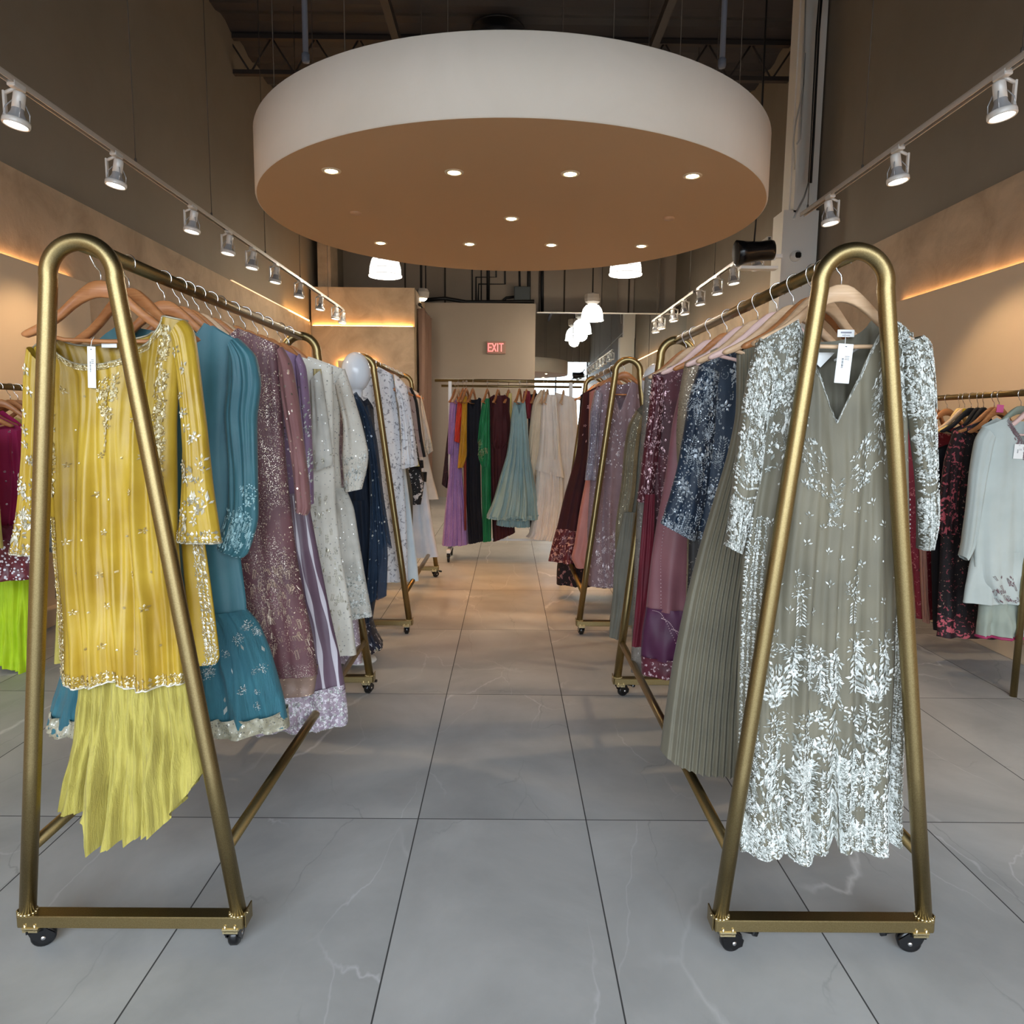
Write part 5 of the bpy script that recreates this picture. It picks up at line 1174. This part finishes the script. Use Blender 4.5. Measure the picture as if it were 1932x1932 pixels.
# ---- straight rack across the aisle (side-on garments)
ZR = 1.848-.018+.0
LILP = fab('bright_lilac', (176, 136, 188), .7, (164, 124, 178), 8, .3, prints=((60, .62, (190, 154, 200), 'noise'),)); ORA = fab('orange_red_silk', (216, 58, 24), .5, (196, 46, 18), 6, .2)
MUS = fab('mustard_silk', (200, 146, 20), .55, (184, 130, 12), 6, .2); BNV = fab('blue_black_velvet', (12, 12, 26), .85, (8, 8, 20), 6, .3); GRE = fab('emerald_silk', (18, 128, 72), .5, (12, 112, 60), 6, .2)
MAR = fab('deep_maroon_crepe', (70, 14, 20), .8, (60, 10, 16), 6, .3); SGE = fab('sage_blue_chiffon', (150, 178, 180), .75, (138, 166, 168), 5, .3); CRM = fab('cream_tulle', (224, 208, 182), .8, (214, 198, 170), 6, .3); CRN = fab('cream_white_linen', (236, 227, 216), .8, (226, 216, 206), 6, .3)
DBR = fab('dark_brown_lace', (70, 40, 44), .7, None, 6, .2, prints=((40, .62, (120, 66, 60), 'noise'),)); YEL = fab('pale_yellow_satin', (226, 206, 128), .6); DRD = fab('dark_red_satin', (130, 24, 40), .6)
def bx(px): return at(px, 730, 7.4).x
GB_ = 'garments on the straight rack across the aisle'
def gb2(name, label, Y, parts, px, hm='wood', rz=1.38, **k): 
    return g2(name, label, Y, parts, bx(px), rz=rz, hm=hm, hz=1.83, **k)
gb2('gown', 'dark brown lace gown half hidden at the left of the straight rack', 7.5, [('gown_body', [(850,762),(845,850),(842,920)], [(866,762),(864,850),(862,925)], DBR, dict(th=.06, folds=3)), ('sleeve', [(847,800),(838,880),(834,912)], [(858,800),(848,880),(843,920)], DBR, dict(th=.03, yo=-.05))], 858)
gb2('gown', 'bright lilac gown, first full garment on the straight rack', 7.38, [('gown_body', [(851,755),(850,840),(846,900),(840,960),(834,1028)], [(868,755),(870,840),(873,900),(880,960),(884,1026)], LILP, dict(th=.05, th1=.12, folds=7, amp=(.004, .03), res=(60, 40))), ('sleeve', [(850,760),(847,800),(846,855)], [(862,760),(860,810),(856,858)], LILP, dict(th=.03, yo=-.07))], 865, hm='pale')
gb2('blouse', 'orange-red silk blouse between the lilac and mustard garments', 7.27, [('blouse_body', [(864,750),(859,800),(857,832)], [(878,748),(870,800),(868,836)], ORA, dict(th=.05, folds=4, amp=(.004, .012))), ('trouser_panel', [(874,830),(876,1000)], [(880,830),(880,1000)], fab('rust_cloth', (150, 50, 34), .7), dict(th=.03))], 876, cat='blouse')
gb2('tunic', 'mustard silk sleeve and tunic beside the black gown', 7.24, [('tunic_body', [(872,748),(870,800),(866,850),(863,883)], [(882,748),(881,830),(881,860),(874,882)], MUS, dict(th=.05, folds=4, amp=(.004, .014)))], 882, cat='tunic')
gb2('gown', 'blue-black velvet V-neck gown on the straight rack', 7.34, [('gown_body', [(877,752),(878,850),(880,950),(884,1026)], [(908,752),(906,850),(908,950),(912,1020)], BNV, dict(th=.06, folds=4, amp=(.004, .02), neck=('V', .12), w=.7, sh=.01))], 893)
gb2('gown', 'emerald green silk gown with tasselled cuff on the straight rack', 7.37, [('gown_body', [(912,752),(908,850),(909,950),(910,1022)], [(924,752),(926,850),(927,950),(927,1020)], GRE, dict(th=.06, folds=4, amp=(.004, .02))), ('sleeve', [(911,756),(904,800),(899,850),(910,882)], [(922,756),(920,820),(920,860),(918,880)], [GRE, GOLDT], dict(th=.03, yo=-.06, deco=lambda c, mb: c.scatter(mb, 10, ['branch'], .05, 3, u=(.6, .9))))], 920)
gb2('gown', 'deep maroon cape gown on the straight rack', 7.42, [('gown_body', [(922,752),(924,850),(927,950),(930,1022)], [(962,752),(960,850),(966,950),(972,1004)], [MAR, GOLDT], dict(th=.08, folds=4, amp=(.004, .02), neck=('U', .03), sh=.04)), ('cape', [(926,748),(921,790),(922,830),(930,846)], [(956,746),(963,790),(963,830),(950,846)], MAR, dict(th=.09, folds=3, yo=-.01))], 940)
gb2('gown', 'pale yellow satin gown barely showing behind the sage dress', 7.5, [('gown_body', [(954,742),(956,900)], [(966,742),(968,900)], YEL, dict(th=.04))], 960)
gb2('dress', 'sleeveless sage-blue flared dress at the centre of the straight rack', 7.26, [('dress_body', [(969,757),(964,790),(962,815),(955,860),(943,900),(930,945),(918,972)], [(991,757),(994,790),(996,812),(1000,860),(1007,900),(1013,940),(1017,976)], SGE, dict(th=.04, th1=.16, folds=7, amp=(.003, .035), neck=('V', .14), w=.6, sh=.01, res=(80, 60), seed=4)), ('under_layer', [(940,960),(936,990)], [(1000,960),(1000,994)], SGE, dict(th=.12, folds=9, amp=(.02, .03), res=(60, 10))),
    ('hem_band', [(919,970),(918,977)], [(1017,970),(1017,979)], SGE, dict(th=.163, th1=.166, folds=7, amp=(.035, .037), seed=4, res=(80, 4)))], 980)
gb2('gown', 'dark red satin gown between the sage dress and the cream tulle', 7.4, [('gown_body', [(988,738),(986,760),(994,790)], [(1000,738),(1003,760),(1000,790)], DRD, dict(th=.04))], 994)
gb2('gown', 'black printed gown behind the cream tulle gown', 7.45, [('gown_body', [(998,745),(996,780),(1000,1000)], [(1014,742),(1012,800),(1010,1000)], fab('black_rose_print', (26, 14, 18), .8, None, 6, .2, prints=((34, .62, (120, 60, 60), 'noise'),)), dict(th=.05))], 1010)
gb2('gown', 'cream tulle gown with draped shoulder on the straight rack', 7.36, [('gown_body', [(1020,735),(1005,760),(998,820),(994,900),(1006,960)], [(1036,742),(1030,800),(1018,860),(1010,900),(1014,960)], CRM, dict(th=.06, folds=5, amp=(.004, .02)))], 1026, hm='pale')
gb2('suit', 'cream-white linen jacket over a layered skirt, right end of the straight rack', 7.30, [('jacket', [(1022,745),(1020,800),(1016,850),(1009,882)], [(1049,745),(1052,800),(1058,860),(1064,898)], CRN, dict(th=.06, th1=.09, folds=4, amp=(.004, .014), hem=lambda t: -.02+.02*t*0)), ('sleeve', [(1038,750),(1038,810),(1040,866)], [(1049,745),(1054,820),(1052,866)], CRN, dict(th=.03, yo=-.06)), ('skirt', [(1014,870),(1008,940),(1000,1000),(992,1012)], [(1060,880),(1062,940),(1056,1000),(1052,1020)], CRN, dict(th=.07, th1=.12, folds=7, amp=(.01, .03), res=(60, 30)))], 1032, hm='pale', cat='suit')
gb2('gown', 'cream pleated gown, last on the straight rack', 7.45, [('gown_body', [(1046,740),(1048,850),(1050,1010)], [(1088,752),(1092,850),(1098,960)], CRN, dict(th=.06, folds=6, amp=(.004, .02)))], 1064, hm='pale')

# ---- right wall rail
ZW = 1.60-.003; wr = lambda Y: at_px(2.7, Y)
MINT = fab('mint_grey_cotton', (186, 194, 190), .8, (176, 184, 180), 5, .25)
KB = fab('black_folk_print', (24, 14, 18), .7, None, 6, .2, prints=((46, .62, (160, 70, 80), 'noise'), (60, .65, (190, 150, 130), 'noise'))); KR = fab('crimson_folk_print', (140, 26, 44), .7, (122, 20, 38), 5, .2, prints=((50, .60, (196, 110, 110), 'noise'), (24, .66, (60, 30, 26), 'noise')))
KBB = fab('black_red_border_print', (40, 16, 20), .7, None, 6, .2, prints=((34, .55, (196, 90, 100), 'noise'),))
THR = mat('grey_rose_thread', (120, 96, 100), .6)
Y = 3.7; c0 = wr(Y); hk = (2.7, Y, ZW)
L = [(1852,806),(1846,900),(1838,1000),(1840,1090),(1862,1136)]; L2 = [(1828,1080),(1826,1138)]; L3 = [(1856,1130),(1850,1180),(1848,1200)]
def dm(c, mb): c.border(mb, 'N', .05, .012, ['leaf', 'flower', 'dot'], .018, 1, rows=4, m=1); c.scatter(mb, 26, ['flower', 'leaf', 'branch'], .03, 3, t=(-.9, -.45), u=(.82, .97)); c.scatter(mb, 40, ['leaf', 'dot'], .02, 3, t=(-.2, .2), u=(.1, .35)); c.scatter(mb, 120, ['leaf', 'flower', 'dot'], .02, 9, t=(-.62, -.05), u=(.02, .22), dens=lambda a, b: 1 if abs(abs(a)-(.60-b*2.6)) < .09 else 0)
m0 = Cloth(L, mir(L, c0), Y, th=.05, folds=4, amp=(.003, .02), neck=('V', .24), w=.62, sh=.05, seed=3)
m1 = Cloth([(1850,806),(1836,830),(1826,890),(1820,960),(1812,1020),(1807,1046)], [(1870,830),(1856,900),(1846,960),(1832,1030),(1818,1056)], Y, th=.035, folds=2, amp=(.003, .006), yo=-.02, seed=5)
m2 = Cloth([(1840,1040),(1826,1100),(1820,1138)], mir([(1840,1040),(1826,1100),(1820,1138)], c0), Y, th=.06, folds=5, amp=(.01, .02), seed=6, yo=.02)
m3 = Cloth([(1856,1120),(1850,1180),(1848,1202)], mir([(1856,1120),(1850,1180),(1848,1202)], c0), Y, th=.06, folds=6, amp=(.01, .03), seed=7, yo=.03)
mk = garment('kurta_set', 'pale mint-grey kurta with grey floral neckline, nearest on the right wall rail', 'dress', hk,
    [('kurta', m0, [MINT, THR], dm, (44, 50)), ('sleeve', m1, [MINT], None, (20, 36)), ('under_layer', m2, [MINT], None, (50, 12)), ('trousers', m3, [fab('sage_cotton', (150, 158, 146), .8), mat('magenta_piping', (150, 40, 84), .6)], lambda c, mb: c.piping(mb, 1, .008), (50, 14))])
hanger(2.7, 3.69, ZW, 'pale pink hanger carrying the mint-grey kurta', m='pink', rz=.08)
hanger(2.7, 3.80, ZW, 'grey-green hanger behind the mint-grey kurta', m='green', rz=.1)
price_tag(mk, hk, 1922, 852, Y-.05, .05, .075, .03)
Y = 4.02; c0 = wr(Y); L = [(1796,812),(1782,900),(1774,1000),(1770,1100),(1768,1160)]; L2 = [(1768,1156),(1766,1200)]
g2('kurta_set', 'black folk-print suit with rose borders, on the right wall rail', Y, [('kurta', L, mir(L, c0), [KB], dict(th=.05, folds=5, amp=(.003, .02), neck=('U', .05), sh=.05, seed=5)), ('hem_band', L2, mir(L2, c0), [KBB], dict(th=.052, folds=5, amp=(.02, .021), seed=5, res=(30, 6))), ('sleeve', [(1795,812),(1778,860),(1768,940),(1762,1005)], [(1812,840),(1804,900),(1796,1006)], [KBB], dict(th=.03, yo=-.03))], 2.7, rz=.12, hz=ZW)
Y = 4.45; c0 = wr(Y); L = [(1708,815),(1704,900),(1712,1000),(1722,1080),(1728,1166)]
g2('kurta_set', 'crimson folk-print suit, left of the black printed suit', Y, [('kurta', L, mir(L, c0), [KR], dict(th=.05, folds=5, amp=(.003, .02), neck=('U', .05), sh=.04, seed=6)), ('side_border', [(1722,1000),(1730,1168)], [(1734,1000),(1740,1170)], fab('peach_edge', (196, 140, 120), .7), dict(th=.01, yo=-.07))], 2.7, rz=.15, hz=ZW)
DBL = fab('midnight_cloth', (14, 12, 22), .8)
Y = 4.22; c0 = wr(Y); L = [(1760,850),(1756,1000),(1760,1188)]
g2('kurta_set', 'midnight-blue suit between the black and crimson printed suits', Y, [('kurta', L, mir(L, c0), [DBL], dict(th=.04, folds=4, amp=(.003, .02), neck=('U', .05), sh=.04, seed=7))], 2.7, rz=.3, hz=ZW, hm='velvet')
CO = [(4.1, 'velvet', 'black velvet'), (4.15, 'velvet', 'second black velvet'), (4.32, 'yellow', 'straw-coloured'), (4.55, 'wood', 'orange wooden'), (4.63, 'wood', 'second orange wooden'), (4.72, 'wood', 'third orange wooden'), (4.82, 'pink', 'pink'), (4.95, 'wood', 'fourth orange wooden'), (5.1, 'wood', 'rearmost orange wooden')]
for k, (yy, m_, w_) in enumerate(CO): hanger(2.7, yy, ZW, w_+' hanger packed on the right wall rail', m=m_, rz=.55+.02*k)
for px, py, Y, c_, w_ in ((1822, 778, 4.27, (244, 196, 40), 'yellow'), (1887, 771, 3.98, (240, 110, 170), 'pink')):
    q = at(px, py, Y-.03); mb = MB(); mb.box((0, 0, 0), (.05, .0015, .042), R=RZ(.3) @ RY(.05)); s_ = mb.build('sticky_note', mat(w_+'_note', c_, .7), loc=q); tag(s_, w_+' sticky note stuck to a hanger on the right wall rail', 'sticky note')
    if w_ == 'yellow':
        mb = MB(); [mb.box((-.006+.006*k, -.0022, .004-.008*(k % 2)), (.004, .0008, .006), R=RZ(.3)) for k in range(4)]; mb.build('note_marks', mat('tag_ink', (1, 1, 1)), s_)
hanger(2.7, 4.27, ZW, 'pale hanger bearing the yellow sticky note', m='pale', rz=.2)
hanger(2.7, 3.97, ZW, 'wooden hanger bearing the pink sticky note', rz=.35)
for k, (yy, m_) in enumerate(((5.3, KR), (5.6, KB), (5.9, IV2), (6.3, TEAL), (6.6, ROS))):
    c0 = wr(yy); h_ = 240/yy*1.0; s_ = FPX/yy
    L = [(c0-.22*s_, 806), (c0-.2*s_, 806+.5*s_), (c0-.24*s_, 806+1.1*s_)]
    g2('kurta_set', ('crimson', 'black', 'ivory', 'teal', 'rose')[k]+' suit far back on the right wall rail', yy, [('kurta', L, mir(L, c0), [m_], dict(th=.04, folds=4, amp=(.003, .02), sh=.04, neck=('U', .05), seed=k))], 2.7, rz=.2, hz=ZW)

# ---- left wall rail
ZW2 = 1.583-.003; wl = lambda Y: at_px(-2.7, Y)
MAG = fab('magenta_velvet', (168, 14, 84), .7, (146, 8, 70), 5, .4, seq=((255, 220, 235), 60, .015, 0, .5)); LIM = fab('lime_crinkle', (176, 204, 14), .7, (160, 188, 8), 8, .3); GRW = fab('grey_white_print', (196, 196, 196), .75, None, 6, .2, prints=((30, .58, (120, 124, 130), 'noise'),))
MIRW = fab('mirrorwork_maroon', (110, 40, 50), .4, (84, 28, 40), 20, .2, prints=((60, .34, (226, 224, 230), 'spot'),)); LYE = fab('soft_yellow_cloth', (206, 186, 96), .7)
Y = 3.75; c0 = wl(Y)
R = [(44,806),(52,900),(56,1000),(58,1062)]
g2('gown', 'magenta velvet gown with small silver specks, nearest on the left wall rail', Y, [('gown_body', mir(R, c0-20), R, [MAG, SILVB], dict(th=.05, folds=5, amp=(.003, .02), neck=('U', .05), sh=.09, seed=3, deco=lambda c, mb: [c.motif(mb, 'dot', .82, .08+.012*k, .008) for k in range(8)] and None)), ('sleeve', [(24,820),(30,930),(28,1036)], [(46,812),(56,930),(50,1040)], [MAG], dict(th=.03, yo=-.03))], -2.7-.05, hz=ZW2, rz=.1)
Y = 3.95; c0 = wl(Y)
R = [(58,1030),(62,1100),(64,1180),(62,1262)]
g2('kurta_set', 'lime green crinkled skirt with a mirror-work maroon hem above it, on the left wall rail', Y, [('skirt', [(-50,1060),(-56,1150),(-60,1200)], [(58,1060),(64,1180),(70,1270)], [LIM], dict(th=.06, th1=.1, folds=8, amp=(.01, .03), crush=.01, res=(80, 30))), ('top', mir([(60,800),(56,900),(54,1040)], c0), [(60,800),(56,900),(54,1040)], [LYE], dict(th=.04, folds=3, sh=.04, neck=('U', .05)))], -2.7, hz=ZW2)
g2('tunic', 'maroon tunic hem with mirror-work blocks, on the left wall rail', 3.68, [('tunic_body', [(-30,1000),(-30,1094)], [(66,1034),(70,1094)], [MIRW], dict(th=.03, folds=2)), ('tunic_top', [(-30,990),(-30,1002)], [(58,990),(62,1034)], [fab('plum_cloth', (104, 16, 50), .7)], dict(th=.03))], -2.72, hz=ZW2, cat='tunic')
Y = 4.3; c0 = wl(Y); R = [(72,800),(78,900),(86,1040)]
g2('blouse', 'grey and white printed blouse, on the left wall rail', Y, [('blouse_body', mir(R, c0), R, [GRW], dict(th=.04, folds=3, sh=.06, neck=('U', .05)))], -2.7, hz=ZW2, cat='blouse')
Y = 3.3; c0 = wl(Y)
g2('gown', 'soft yellow gown at the left picture edge, on the left wall rail', Y, [('gown_body', mir([(-20,800),(-6,900),(6,1034)], c0), [(-20,800),(-6,900),(6,1034)], [LYE], dict(th=.05, folds=4, sh=.06, neck=('U', .05)))], -2.7, hz=ZW2)
for k, yy in enumerate((3.85, 4.0, 4.12, 4.5)): hanger(-2.7, yy, ZW2, ('first', 'second', 'third', 'last')[k]+' spare wooden hanger on the left wall rail, behind the magenta gown', rz=.3)
for k, (yy, m_) in enumerate(((4.7, OLG), (5.0, MUS), (5.35, IV2), (5.7, NAVY), (6.1, ROS), (6.45, GRW))):
    c0 = wl(yy); s_ = FPX/yy; R = [(c0+.22*s_, 812), (c0+.2*s_, 812+.5*s_), (c0+.24*s_, 812+1.1*s_)]
    g2('kurta_set', ('olive-grey', 'mustard', 'ivory', 'navy', 'rose', 'grey printed')[k]+' suit far back on the left wall rail', yy, [('kurta', mir(R, c0), R, [m_], dict(th=.04, folds=4, amp=(.003, .02), sh=.04, neck=('U', .05), seed=k))], -2.7, rz=.2, hz=ZW2)
